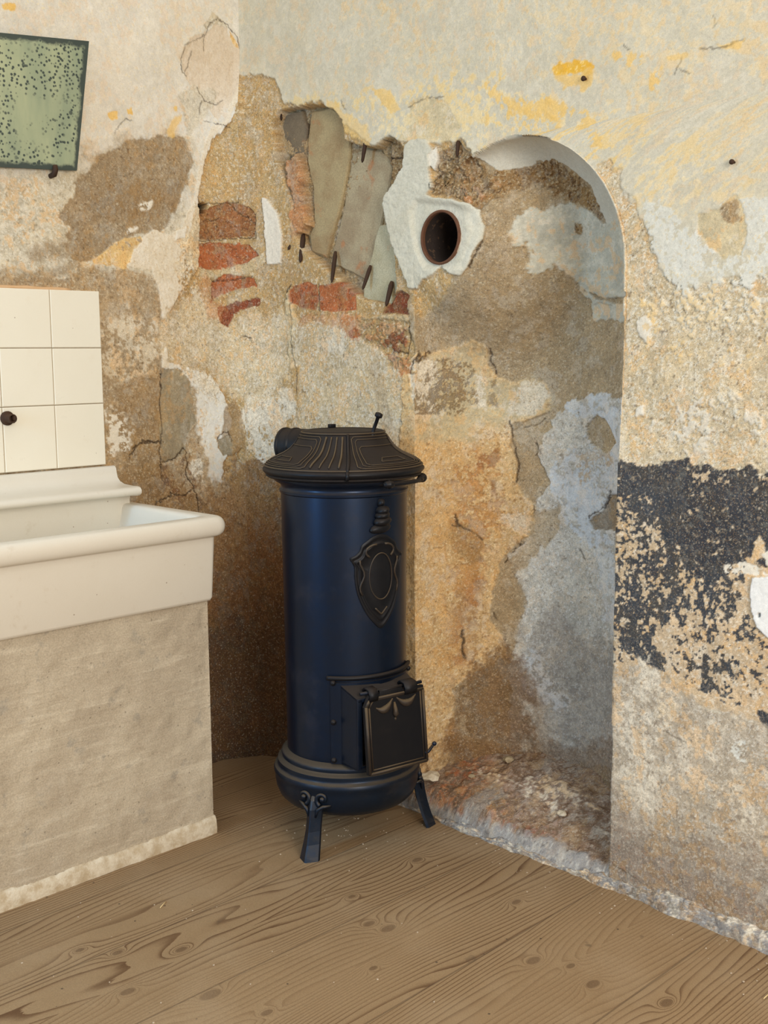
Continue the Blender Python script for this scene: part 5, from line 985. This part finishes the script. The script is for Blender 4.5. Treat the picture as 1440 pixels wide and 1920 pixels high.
# ------------------------------------------------------------------ sink on its rendered block
def loft_rect(bm, v0, v1, d0, d1, rings, seg=7, cap=(True, True)):
    """rings: (expand, z, corner radius); rounded rectangles in the left wall's frame"""
    prev = None; first = None
    for e, z, r in rings:
        a0, a1, b0, b1 = v0 - e, v1 + e, d0 - e, d1 + e; r = max(r, .001); ring = []
        for (cx, cy, s0) in ((a1 - r, b1 - r, 0), (a0 + r, b1 - r, 1), (a0 + r, b0 + r, 2), (a1 - r, b0 + r, 3)):
            for k in range(seg + 1):
                t = (s0 + k / seg) * math.pi / 2; ring.append(bm.verts.new(LW(cx + r * math.cos(t), cy + r * math.sin(t), z)))
        if prev:
            n_ = len(ring)
            for i in range(n_): bm.faces.new((prev[i], prev[(i + 1) % n_], ring[(i + 1) % n_], ring[i]))
        else: first = ring
        prev = ring
    if cap[0]: bm.faces.new(first[::-1])
    if cap[1]: bm.faces.new(prev)
sk = thing('butler_sink', LW(.95, .25, .652), 'cream glazed stoneware trough sink with rounded rim on rendered block', 'sink')
bm = bmesh.new()
rings = [(-.012, .652, .008), (-.004, .654, .010), (0, .662, .012), (.007, .808, .016), (.008, .822, .018)]
for k in range(13):                       # the rolled rim
    t = -math.pi / 2 + math.pi * k / 12; rings.append((.019 + .015 * math.cos(t) if t > -1.4 else .012, .853 + .0255 * math.sin(t), .034))
rings += [(.006, .879, .03), (-.010, .879, .028), (-.018, .876, .027), (-.023, .868, .026), (-.026, .85, .026), (-.046, .735, .03), (-.062, .715, .03), (-.09, .705, .03)]
loft_rect(bm, .515, 1.62, .045, .487, rings)
build('basin', bm, M_SINK, sk, world_coords=True)
bm = bmesh.new()
prof = [(.002, .700), (.002, .980), (.014, .982), (.024, .980), (.029, .974), (.031, .962), (.036, .948), (.048, .938), (.070, .932), (.115, .930), (.140, .9305), (.152, .928), (.158, .921), (.157, .913), (.150, .907), (.135, .905), (.098, .903), (.094, .890), (.090, .70)]
segs = [(.519, .982), (.514, .994), (.5125, 1.0), (1.64, 1.0)]
rg = []
for v_, s_ in segs:
    rg.append([bm.verts.new(LW(v_, .002 + (d - .002) * s_, .70 + (z - .70) * (1 - (1 - s_) * .6))) for d, z in prof])
for A, B in zip(rg[:-1], rg[1:]):
    for i in range(len(prof)): bm.faces.new((A[i], A[(i + 1) % len(prof)], B[(i + 1) % len(prof)], B[i]))
bm.faces.new(rg[0]); bm.faces.new(rg[-1][::-1])
build('back_ledge', bm, M_SINK, sk, world_coords=True, angle=50)

sb = thing('sink_plinth', LW(1.1, .23, 0), 'rough grey-beige rendered masonry block carrying the cream sink', 'plinth')
bm = bmesh.new()
def face_grid(bm, P0, ex, ey, n1, n2, nrm, amp, seedk):
    xs, ys = np.meshgrid(np.linspace(0, 1, n1), np.linspace(0, 1, n2)); P0 = np.array(P0); ex = np.array(ex); ey = np.array(ey)
    L1, L2 = np.linalg.norm(ex), np.linalg.norm(ey); f = fbm((xs * L1).ravel(), (ys * L2).ravel(), .05, 4, seedk).reshape(xs.shape) - .5
    big_ = fbm((xs * L1).ravel(), (ys * L2).ravel(), .3, 2, seedk + 5).reshape(xs.shape) - .5
    em = np.clip(np.minimum(np.minimum(xs, 1 - xs) * L1, np.minimum(ys, 1 - ys) * L2) / .01, 0, 1)
    Pn = P0 + xs[..., None] * ex + ys[..., None] * ey + np.array(nrm) * ((f * amp + big_ * amp) * em)[..., None]
    vv = [[bm.verts.new(tuple(p)) for p in row] for row in Pn]
    for j in range(n2 - 1):
        for i in range(n1 - 1): bm.faces.new((vv[j][i], vv[j][i + 1], vv[j + 1][i + 1], vv[j + 1][i]))
z0, z1 = .0, .652; v0, v1 = .522, 1.64; d1 = .466
A3 = lambda v, d, z: np.array(LW(v, d, z))
face_grid(bm, A3(v0, d1, z0), A3(v1, d1, z0) - A3(v0, d1, z0), Z3 * (z1 - z0), 180, 110, NL, .005, 48)
face_grid(bm, A3(v0, .004, z0), A3(v0, d1, z0) - A3(v0, .004, z0), Z3 * (z1 - z0), 60, 90, DL, .005, 45)
face_grid(bm, A3(v0, .004, z1), A3(v1, .004, z1) - A3(v0, .004, z1), A3(v0, d1, z1) - A3(v0, .004, z1), 40, 20, Z3, 0, 46)
face_grid(bm, A3(v0, .004, z0), A3(v1, .004, z0) - A3(v0, .004, z0), A3(v0, d1, z0) - A3(v0, .004, z0), 4, 4, Z3, 0, 46)
face_grid(bm, A3(v1, .004, z0), A3(v1, d1, z0) - A3(v1, .004, z0), Z3 * (z1 - z0), 4, 4, DL, 0, 46)
face_grid(bm, A3(v0, .004, z0), A3(v1, .004, z0) - A3(v0, .004, z0), Z3 * (z1 - z0), 4, 4, NL, 0, 46)
bmesh.ops.remove_doubles(bm, verts=bm.verts, dist=.0004)
build('render_block', bm, M_CONC, sb, world_coords=True, angle=60)
bm = bmesh.new()
xs = np.arange(.517, 1.64, .006); rr = fbm(xs, xs * 0, .04, 4, 47) - .5; r2 = fbm(xs, xs * 0 + 3, .02, 3, 49) - .5
for i, v_ in enumerate(xs):
    hh = .046 + .008 * rr[i]; oo = d1 + .006 + .003 * r2[i]
    row = [bm.verts.new(LW(v_, d, z)) for d, z in ((d1 - .01, 0), (oo + .003, 0), (oo + .004, hh * .35), (oo + .001, hh * .8), (oo - .003, hh), (d1 - .01, hh + .002))]
    if i:
        for k in range(6): bm.faces.new((pv_[k], pv_[(k + 1) % 6], row[(k + 1) % 6], row[k]))
    else: bm.faces.new(row)
    pv_ = row
bm.faces.new(pv_[::-1])
build('mortar_strip', bm, M_STRIP, sb, world_coords=True, angle=60)

# ------------------------------------------------------------------ the round cast-iron stove
st = thing('stove', (-.106, 3.02, 0), 'dark round cast iron stove with ornate lid, shield relief and ajar ash door', 'stove', rotz=math.radians(35))
RB = .1655
def cyl(az, r, z):     # az in degrees from the stove's front (-y), positive towards its right
    a = math.radians(az - 90); return Vector((r * math.cos(a), r * math.sin(a), z))
bm = bmesh.new()
body = [(0, .20), (.150, .20), (.1615, .235), (.1615, .262), (.162, .30), (.163, .50), (.1655, .80), (.1668, .925), (.1668, .938), (.170, .941), (.1705, .947), (.1675, .951), (.166, .956), (.168, .962), (.176, .967), (.183, .971), (.186, .977), (.183, .982), (.16, .985), (0, .985)]
lathe(bm, body, 128)
build('body', bm, M_IRON, st, angle=40)
bm = bmesh.new()
base = [(0, .10), (.10, .097), (.155, .100), (.172, .108), (.185, .122), (.193, .142), (.196, .162), (.1965, .176), (.199, .181), (.1995, .188), (.197, .194), (.191, .197), (.188, .203), (.189, .208), (.1885, .214), (.184, .218), (.180, .219), (.177, .223), (.178, .229), (.1765, .235), (.172, .239), (.166, .241), (.160, .246), (0, .246)]
lathe(bm, base, 128)
bs = build('base_ring', bm, M_IRON_BASE, st, angle=40)
def lid_profile(t):    # t 0 at the rim's crest, 1 at the plateau lip
    pts = [(.209, 1.007), (.202, 1.017), (.190, 1.026), (.173, 1.034), (.155, 1.042), (.139, 1.053), (.127, 1.066), (.117, 1.081), (.108, 1.096)]
    f = t * (len(pts) - 1); i = min(int(f), len(pts) - 2); f -= i
    return pts[i][0] * (1 - f) + pts[i + 1][0] * f, pts[i][1] * (1 - f) + pts[i + 1][1] * f
bm = bmesh.new()
lp = [(.150, .980), (.190, .979), (.200, .981), (.206, .985), (.203, .989), (.209, .992), (.2135, .998), (.2135, 1.003)] + [lid_profile(k / 20) for k in range(21)] + [(.104, 1.100), (.098, 1.101), (.092, 1.099), (.05, 1.101), (0, 1.102)]
lathe(bm, lp, 128)
lid = build('lid', bm, M_IRON_LID, st, angle=50)
def lid_pt(az, t, off=.0012):
    r, z = lid_profile(t); return cyl(az, r + off * .6, z + off * .9)
def lid_line(bm, path, r=.0017):
    P = []
    for (a0, t0), (a1, t1) in zip(path[:-1], path[1:]):
        k = max(2, int(max(abs(a1 - a0) / 3, abs(t1 - t0) * 16)))
        P += [lid_pt(a0 + (a1 - a0) * i / k, t0 + (t1 - t0) * i / k) for i in range(k)]
    P.append(lid_pt(*path[-1])); tube(bm, P, r, 6)
bm = bmesh.new()
for a0, a1 in ((-23, 48), (60, 122), (-128, -62), (134, 196)):
    for k, (da, dt) in enumerate(((0, 0), (4.2, .055), (7.5, .10))):
        q0, q1, t0, t1 = a0 + da, a1 - da, .10 + dt, .93 - dt
        if k == 2: t1 -= .10
        c_ = .05; ca = 3.0
        lid_line(bm, [(q0 + ca, t0), (q1 - ca, t0), (q1, t0 + c_), (q1, t1 - c_), (q1 - ca, t1), (q0 + ca, t1), (q0, t1 - c_), (q0, t0 + c_), (q0 + ca, t0)], (.0016, .0012, .0013)[k])
    m_ = (a0 + a1) / 2
    lid_line(bm, [(m_ - 14, .30), (m_ + 14, .30), (m_ + 10, .42), (m_ - 10, .42), (m_ - 14, .30)], .0013)
for c0 in (-44, 128, 54):
    for k in (-12, -5, 2, 9) if c0 == -44 else (0,):
        lid_line(bm, [(c0 + k - 1.5, .12), (c0 + k, .5), (c0 + k + 1.0, .93)], .0030 if k in (-12, 9) else .0022)
for z_, r_ in ((.0, .0024),):
    lid_line(bm, [(a, .03) for a in range(-180, 181, 6)], .0026); lid_line(bm, [(a, .985) for a in range(-180, 181, 6)], .0026)
build('raised_ornament', bm, M_ORN, lid)
bm = bmesh.new()           # raised overlap of the two lid halves
for a_, w_ in ((-28.5, .0046),):
    lid_line(bm, [(a_ - 2.0, -.0 + .0), (a_, .5), (a_ + 1.5, .98)], w_)
    tube(bm, [cyl(a_ - 2.2, .2115, .988), cyl(a_ - 2.1, .2145, .999), lid_pt(a_ - 2, .02)], .0048, 7)
build('lid_seam', bm, M_IRON_LID, lid)
# lug on the plateau
bm = bmesh.new(); box(bm, (.0, .0, 0), (.020, .012, .010), Matrix.Translation(cyl(168, .085, 1.106)), .002); build('lug', bm, M_IRON_LID, lid)
# lifting bolt
bm = bmesh.new()
b0 = cyl(12, .104, 1.091); ax = Vector((.10, -.30, 1.0)).normalized()
Rz = Matrix.Rotation(-math.radians(35), 3, 'Z'); ax = (Rz @ Vector((.36, -.05, 1.0))).normalized()
lathe(bm, [(0, -.004), (.010, -.004), (.010, .004), (.0055, .006), (.0048, .010), (.0048, .047), (.0095, .049), (.0105, .053), (.0095, .059), (.004, .061), (0, .061)], 16, b0, ax)
build('lid_bolt', bm, M_IRON_LID, lid)
# hinge rod along the rim at the right
bm = bmesh.new()
tube(bm, [cyl(a, .206 + .004 * math.sin(math.radians(a * 2)), .973) for a in range(-4, 62, 5)], .0055, 8)
build('hinge_rod', bm, M_IRON_LID, lid)
for a_, s_ in ((0, 1.1), (38, .8), (50, 1.2), (60, .9)):
    bm = bmesh.new(); p = cyl(a_, .208, .974); tdir = (cyl(a_ + 2, .208, .974) - cyl(a_ - 2, .208, .974)).normalized()
    lathe(bm, [(0, -.012 * s_), (.006 * s_, -.012 * s_), (.0085 * s_, -.008 * s_), (.0085 * s_, -.002), (.0105 * s_, 0), (.0085 * s_, .003), (.0085 * s_, .008 * s_), (.006 * s_, .012 * s_), (0, .012 * s_)], 14, p, tdir)
    build('hinge_knuckle', bm, M_IRON_LID, lid)
bm = bmesh.new(); p = cyl(64, .212, .970); sphere(bm, p, (.0095, .0095, .0095)); tube(bm, [cyl(58, .206, .973), p], .004, 7); build('hinge_pin', bm, M_IRON_LID, lid)

# flue outlet at the back
bm = bmesh.new()
fd = cyl(-157, 1, 0).normalized(); o0 = Vector((0, 0, 1.052))
ring = [(.0, .02), (.047, .02), (.047, .150), (.050, .153), (.050, .158), (.047, .161), (.047, .184), (.0495, .186), (.0495, .192), (.044, .194), (.044, .13), (0, .13)]
lathe(bm, ring, 40, o0, fd)
build('flue_outlet', bm, M_IRON_LID, st, angle=40)

# shield relief
def relief(poly, off, R=RB, c=0.0):
    return [(Vector((math.sin((x + c) / R) * (R + off), -math.cos((x + c) / R) * (R + off), z))) for x, z in poly]
half = [(0, .598), (.018, .612), (.038, .636), (.055, .668), (.066, .70), (.071, .735), (.072, .765), (.083, .785), (.070, .792), (.058, .803), (.052, .818), (.038, .828), (.022, .838), (0, .843)]
outline = [(-x, z) for x, z in half] + [(x, z) for x, z in half[::-1][1:-1]]
def smooth_loop(pts, k=3):
    out = []
    n_ = len(pts)
    for i in range(n_):
        p0, p1, p2, p3 = (np.array(pts[(i + j) % n_]) for j in (-1, 0, 1, 2))
        for s_ in range(k):
            t = s_ / k; out.append(tuple(.5 * ((2 * p1) + (-p0 + p2) * t + (2 * p0 - 5 * p1 + 4 * p2 - p3) * t * t + (-p0 + 3 * p1 - 3 * p2 + p3) * t ** 3)))
    return out
ol = smooth_loop(outline)
bm = bmesh.new()
cz = .725
def ins(f): return [(x * f, cz + (z - cz) * f) for x, z in ol]
layers = [(1.0, -.004), (1.0, .003), (.955, .0048), (.93, .0042), (.90, .0016), (.84, .0018), (.815, .0042), (.79, .0042), (.765, .0020), (.5, .0045), (.2, .0065)]
prev = None
for f_, off in layers:
    r_ = [bm.verts.new(p) for p in relief(ins(f_), off)]
    if prev:
        for i in range(len(r_)): bm.faces.new((prev[i], prev[(i + 1) % len(r_)], r_[(i + 1) % len(r_)], r_[i]))
    prev = r_
bm.faces.new(prev)
shd = build('shield_relief', bm, M_IRON_LID, st, angle=60)
bm = bmesh.new()
ov = [(.034 * math.cos(t), .735 + .060 * math.sin(t)) for t in np.linspace(0, 2 * math.pi, 41)]
tube(bm, relief(ov, .0055), .0018, 6, False)
for s_ in (-1, 1):
    tube(bm, relief([(s_ * (.052 + .006 * math.sin(k * .9)), .69 + k * .010) for k in range(10)], .004), .0026, 6)
    tube(bm, relief([(s_ * (.012 + .030 * math.sin(k * .35)), .800 + .018 * math.cos(k * .35)) for k in range(8)], .0045), .003, 6)
tube(bm, relief([(-.018 + .004 * k, .635 + abs(k - 4.5) * .004) for k in range(10)], .0045), .0024, 6)
build('cartouche', bm, M_ORN, shd)
# plume above the shield
bm = bmesh.new()
for x, z, sx, sz, o_ in ((0, .858, .032, .013, .008), (.003, .877, .025, .013, .014), (.001, .893, .019, .010, .016), (.001, .906, .016, .011, .017), (0, .925, .009, .010, .010)):
    p = relief([(x, z)], o_ - .006)[0]
    r = bmesh.ops.create_uvsphere(bm, u_segments=18, v_segments=10, radius=1)
    for v in r['verts']:
        a = v.co.copy(); v.co = p + Vector((a.x * sx, a.y * (o_ + .004), a.z * sz + .004 * a.x * abs(a.x)))
build('plume_relief', bm, M_IRON_LID, st)

# ash box and its door
bm = bmesh.new()
az0 = 47
arc_ = [math.radians(a) for a in np.linspace(-az0, az0, 25)]
def arc_pt(a, r, z): return Vector((math.sin(a) * r, -math.cos(a) * r, z))
hx, yf = .098, -.200
zt, zb = .462, .246
# flange plate wrapped on the body
rows = [[bm.verts.new(arc_pt(a, .1665 + o_, z)) for a in arc_] for (o_, z) in ((-.008, zb), (.003, zb), (.003, zt), (-.008, zt))]
for A, B in zip(rows, rows[1:] + rows[:1]):
    for i in range(len(A) - 1): bm.faces.new((A[i], A[i + 1], B[i + 1], B[i]))
bm.faces.new([r_[0] for r_ in rows]); bm.faces.new([r_[-1] for r_ in rows][::-1])
build('flange', bm, M_IRON, st, angle=40)
bm = bmesh.new()
for s_ in (-1, 1):        # side cheeks
    a = math.radians(41) * s_; p0 = arc_pt(a, .160, 0); p1 = Vector((s_ * hx, yf, 0)); w = Vector((s_ * .0045, 0, 0))
    Q = [p0, p1, p1 - w, p0 - w]
    prism(bm, [q + Vector((0, 0, zb + .002)) for q in Q], [Q[0] + Vector((0, 0, .458)), Q[1] + Vector((0, 0, .432)), Q[2] + Vector((0, 0, .432)), Q[3] + Vector((0, 0, .458))])
# sloping top and the bottom, then the front frame
def slab_top(zi, zo, th):
    outer = [Vector((-hx, yf, zo)), Vector((hx, yf, zo))]; inner = [arc_pt(a, .160, zi) for a in np.linspace(math.radians(41), -math.radians(41), 13)]
    top = outer + inner; prism(bm, top, [p - Vector((0, 0, th)) for p in top])
slab_top(.460, .434, .005); slab_top(.252, .250, .005)
for x_ in (-hx + .006, hx - .006): box(bm, (x_, yf - .001, (.248 + .434) / 2), (.014, .007, .434 - .248), None, .0012)
box(bm, (0, yf - .001, .430), (2 * hx, .007, .010), None, .0012); box(bm, (0, yf - .001, .252), (2 * hx, .007, .010), None, .0012)
build('ash_box', bm, M_IRON, st, angle=40)
bm = bmesh.new(); tube(bm, [arc_pt(a, .1685, .474) for a in np.linspace(-math.radians(50), math.radians(50), 33)], .0062, 10)
build('top_bead', bm, M_IRON_LID, st)
for s_ in (-1, 1):
    for z_ in (.462, .358, .256):
        bm = bmesh.new(); p = arc_pt(math.radians(44.5) * s_, .170, z_); r = bmesh.ops.create_uvsphere(bm, u_segments=14, v_segments=8, radius=.0075)
        for v in r['verts']: v.co = p + Vector((v.co.x, v.co.y, v.co.z))
        build('rivet', bm, M_IRON_LID, st)
door = bpy.data.objects.new('ash_door', None); COL.objects.link(door); door.parent = st; door.empty_display_size = .03
door.location = (.004, yf - .016, .436); door.rotation_euler = (-math.radians(5.0), 0, 0)
# door panel is the part; its mouldings and fittings are sub-parts (door local: x across, -y outwards, z up from the hinge line)
bpy.data.objects.remove(door)
Dm = Matrix.Translation((.004, yf - .014, .437)) @ Matrix.Rotation(-math.radians(5.5), 4, 'X')
dw, dh = .0925, .196
bm = bmesh.new()
Q = [(-dw, 0), (-dw + .012, .022), (dw, .022), (dw, -dh), (-dw, -dh)]
Q = [(-dw, -.022), (-dw + .016, .006), (dw, .006), (dw, -dh), (-dw, -dh)]
prism(bm, [Dm @ Vector((x, -.006, z)) for x, z in Q], [Dm @ Vector((x, .006, z)) for x, z in Q])
dr_ = build('ash_door', bm, M_IRON_LID, st, smooth=False)
bm = bmesh.new()
def frame(off, r, k=0):
    x0, x1, z0, z1 = -dw + off, dw - off, -dh + off, -.002 - off * .4
    L = [(x0, z1 - .018), (x0 + .014, z1), (x1, z1), (x1, z0), (x0, z0), (x0, z1 - .018)]
    for (a, b) in zip(L[:-1], L[1:]): tube(bm, [Dm @ Vector((a[0], -.0065, a[1])), Dm @ Vector((b[0], -.0065, b[1]))], r, 6)
frame(.003, .0042); frame(.012, .0022)
build('door_moulding', bm, M_ORN, dr_)
bm = bmesh.new()
def swag(x0, z0, x1, z1, sag, w):
    pts = []; rs = []
    for k in range(13):
        t = k / 12; x = x0 + (x1 - x0) * t; z = z0 + (z1 - z0) * t - sag * math.sin(math.pi * t)
        pts.append(Dm @ Vector((x, -.006, z))); rs.append(.0018 + w * math.sin(math.pi * t) ** 1.5)
    tube(bm, pts, rs, 8)
swag(-.060, -.028, -.007, -.012, .016, .0085); swag(.005, -.012, .066, -.014, .018, .0085)
tube(bm, [Dm @ Vector((-.002, -.006, -.022)), Dm @ Vector((-.002, -.009, -.042)), Dm @ Vector((-.002, -.010, -.052)), Dm @ Vector((-.002, -.007, -.062))], [.0025, .0062, .0082, .002], 8)
sphere(bm, Dm @ Vector((-.002, -.006, -.066)), (.0032, .003, .004))
build('garland', bm, M_ORN, dr_)
for x_ in (-.068, .048):
    bm = bmesh.new(); pts = [Dm @ Vector((x_, -.008, -.008)), Dm @ Vector((x_, -.014, .006)), Dm @ Vector((x_, -.008, .020)), Dm @ Vector((x_, .010, .024)), Dm @ Vector((x_, .020, .016))]
    prev = None
    for i, p in enumerate(pts):
        wx = .013 if x_ < 0 else .019
        c_ = [p + Vector((-wx, 0, 0)), p + Vector((wx, 0, 0))]; nn = (pts[min(i + 1, 4)] - pts[max(i - 1, 0)]).cross(Vector((1, 0, 0))).normalized() * .003
        r_ = [bm.verts.new(q) for q in (c_[0] - nn, c_[1] - nn, c_[1] + nn, c_[0] + nn)]
        if prev:
            for k in range(4): bm.faces.new((prev[k], prev[(k + 1) % 4], r_[(k + 1) % 4], r_[k]))
        else: bm.faces.new(r_)
        prev = r_
    bm.faces.new(prev[::-1]); build('hinge_strap', bm, M_IRON_LID, dr_)
bm = bmesh.new(); tube(bm, [Dm @ Vector((-dw - .004, .006, .012)), Dm @ Vector((dw + .002, .006, .012))], .0048, 8)
build('hinge_pin', bm, M_IRON, dr_)
bm = bmesh.new(); tube(bm, [Dm @ Vector((-.046, -.004, .013)), Dm @ Vector((.024, -.004, .013))], .0035, 6)
box(bm, (0, 0, 0), (.070, .004, .016), Dm @ Matrix.Translation((-.011, -.005, .004)), .001); build('hinge_plate', bm, M_IRON_LID, dr_)
bm = bmesh.new(); tube(bm, [Dm @ Vector((dw - .006, -.004, -dh + .022)), Dm @ Vector((dw + .006, -.006, -dh + .026)), Dm @ Vector((dw + .018, -.010, -dh + .040))], [.006, .0042, .0034], 8)
sphere(bm, Dm @ Vector((dw + .021, -.011, -dh + .043)), (.0062, .0062, .0062)); build('latch', bm, M_IRON, dr_)
bm = bmesh.new(); box(bm, (0, 0, 0), (.150, .010, .150), Matrix.Translation((0, -.163, .345))); build('firebox_panel', bm, soot_material(), st, smooth=False)

# legs
def leg(az):
    bm = bmesh.new()
    R_ = Matrix.Rotation(math.radians(az), 4, 'Z')
    # spine: two splayed flat ribs joined in a V, with scrolls at the top; local -y is outwards
    prof = [(.176, .172, .036), (.188, .152, .029), (.196, .130, .0230), (.200, .104, .0210), (.206, .074, .0210), (.215, .042, .0235), (.226, .012, .0265), (.230, .0, .0275)]
    prev = None
    for r_, z_, w_ in prof:
        sec = [(-w_, -r_ + .014), (-w_ * .98, -r_ + .006), (-w_ * .10, -r_ - .015), (w_ * .10, -r_ - .015), (w_ * .98, -r_ + .006), (w_, -r_ + .014), (0, -r_ - .004)]
        rr_ = [bm.verts.new(R_ @ Vector((x, y, z_))) for x, y in sec]
        if prev:
            for k in range(7): bm.faces.new((prev[k], prev[(k + 1) % 7], rr_[(k + 1) % 7], rr_[k]))
        else: bm.faces.new(rr_)
        prev = rr_
    bm.faces.new(prev[::-1])
    o = build('leg', bm, M_IRON_BASE, st, smooth=False)
    for s_ in (-1, 1):
        bm = bmesh.new(); pts = []; rs = []
        for k in range(22):
            t = k / 21; ang = -1.2 + t * 5.4; rad = .019 * (1 - t * .72)
            pts.append(R_ @ Vector((s_ * (.027 - rad * math.cos(ang)), -.199 + .006 * t, .158 + rad * math.sin(ang)))); rs.append(.0058 * (1 - .35 * t))
        tube(bm, pts, rs, 7); sphere(bm, R_ @ Vector((s_ * .027, -.197, .158)), (.007, .007, .007))
        tube(bm, [R_ @ Vector((s_ * .010, -.204, .110)), R_ @ Vector((s_ * .016, -.203, .130)), R_ @ Vector((s_ * .030, -.198, .139)), R_ @ Vector((s_ * .046, -.186, .140))], [.003, .0048, .0046, .003], 7)
        build('scroll', bm, M_IRON_BASE, o)
for a_ in (-60, 60, 180): leg(a_)

# ------------------------------------------------------------------ small loose things
def flake(bm, c, r, seed, h=.4):
    rnd = random.Random(seed); n_ = rnd.randint(5, 7); top = []; bot = []
    a0 = rnd.random() * 6
    for k in range(n_):
        a = a0 + 2 * math.pi * k / n_; q = r * rnd.uniform(.6, 1.1)
        top.append(Vector((c[0] + q * .8 * math.cos(a), c[1] + q * .8 * math.sin(a), c[2] + r * h * rnd.uniform(.7, 1.2)))); bot.append(Vector((c[0] + q * math.cos(a), c[1] + q * math.sin(a), c[2])))
    prism(bm, top, bot)
def crumb_material():
    n = NT('plaster_crumb'); f = n.noise(n.coord(), 90, 2, .6)
    return n.set(Base_Color=n.mix(f, S(226, 212, 186), S(150, 116, 84)), Roughness=.9)
M_CRUMB = crumb_material()
bm = bmesh.new(); rnd = random.Random(11)
for k in range(150):
    if k < 70: u_ = rnd.uniform(.35, 1.9); d_ = abs(rnd.gauss(0, .09)) + .03; p = RW(u_, d_, .001)
    elif k < 110: a = rnd.uniform(0, 6.28); q = rnd.uniform(0, .2) ; p = (-.106 + q * math.cos(a), 3.0 + q * math.sin(a), .001)
    else: p = LW(rnd.uniform(.3, 1.3), rnd.uniform(.5, 1.5), .001)
    flake(bm, p, rnd.uniform(.0012, .0032), k)
o = build('plaster_crumb', bm, M_CRUMB, None, smooth=False)
tag(o, 'tiny pale plaster crumbs strewn on the brown floorboards', 'crumbs', kind='stuff'); centre_origin(o)
STRAWS = [((-0.5367, 2.5598), (-0.5288, 2.5917), 'short straw lying on floorboards left of the stove leg'), ((0.7603, 2.1588), (0.7807, 2.178), 'pale straw scrap on floor at right picture edge')]
SCREWS = [(1.3099, 1.9193, 0.0060, 'dark nail head in wall beside the yellow paint patch'), (1.6933, 1.6882, 0.0055, 'small dark nail head in cream wall right of the arch')]
CHUNKS = [(.775, .035, .026, 'pale chipped masonry lump at left end of niche sill'), (.93, .20, .016, 'small grey stone fragment at back of niche sill'),
 (1.20, .10, .013, 'pale plaster fragment near right end of niche sill'), (.88, .10, .010, 'small grey fragment in middle of niche sill'), (.98, .13, .008, 'tiny pale plaster fragment in middle of niche sill')]
def straw_material():
    n = NT('dry_straw'); return n.set(Base_Color=n.mix(n.noise(n.coord(), 40, 2), S(214, 184, 124), S(226, 200, 150)), Roughness=.7)
M_STRAW = straw_material()
for a, b, lab in STRAWS:
    bm = bmesh.new(); A, B = Vector((*a, .0025)), Vector((*b, .0025)); m = (A + B) / 2 + Vector((.001, .001, .0015)); tube(bm, [A, m, B], .0011, 6)
    o = build('straw', bm, M_STRAW); tag(o, lab, 'straw'); centre_origin(o)
for (u_, z_, r_, lab) in SCREWS:
    bm = bmesh.new(); lathe(bm, [(0, .011), (r_ * .5, .0108), (r_, .008), (r_, .005), (r_ * .5, .004), (r_ * .5, -.008), (0, -.008)], 14, RW(u_, 0, z_), NR)
    o = build('wall_nail', bm, M_RUSTY); tag(o, lab, 'nail'); centre_origin(o)
for i, (u_, d_, r_, lab) in enumerate(CHUNKS):
    bm = bmesh.new(); r = bmesh.ops.create_icosphere(bm, subdivisions=2, radius=1); rnd = random.Random(i + 40)
    zz = float(sill_height(np.array(u_), np.array(d_))) - .002 if d_ > 0 else 0.0
    for v in r['verts']:
        k = rnd.uniform(.68, 1.12); v.co = Vector((v.co.x * r_ * 1.2 * k, v.co.y * r_ * k, v.co.z * r_ * .6 * k))
    Mx = Matrix.Translation(RW(u_, -d_, zz + r_ * .5)) @ Matrix.Rotation(i * 1.3, 4, 'Z')
    for v in bm.verts: v.co = Mx @ v.co
    o = build('masonry_fragment', bm, M_STRIP if i % 2 == 0 else SLABM['slab_grey'], None, smooth=False); tag(o, lab, 'rubble', 'masonry fragments on the niche sill'); centre_origin(o)
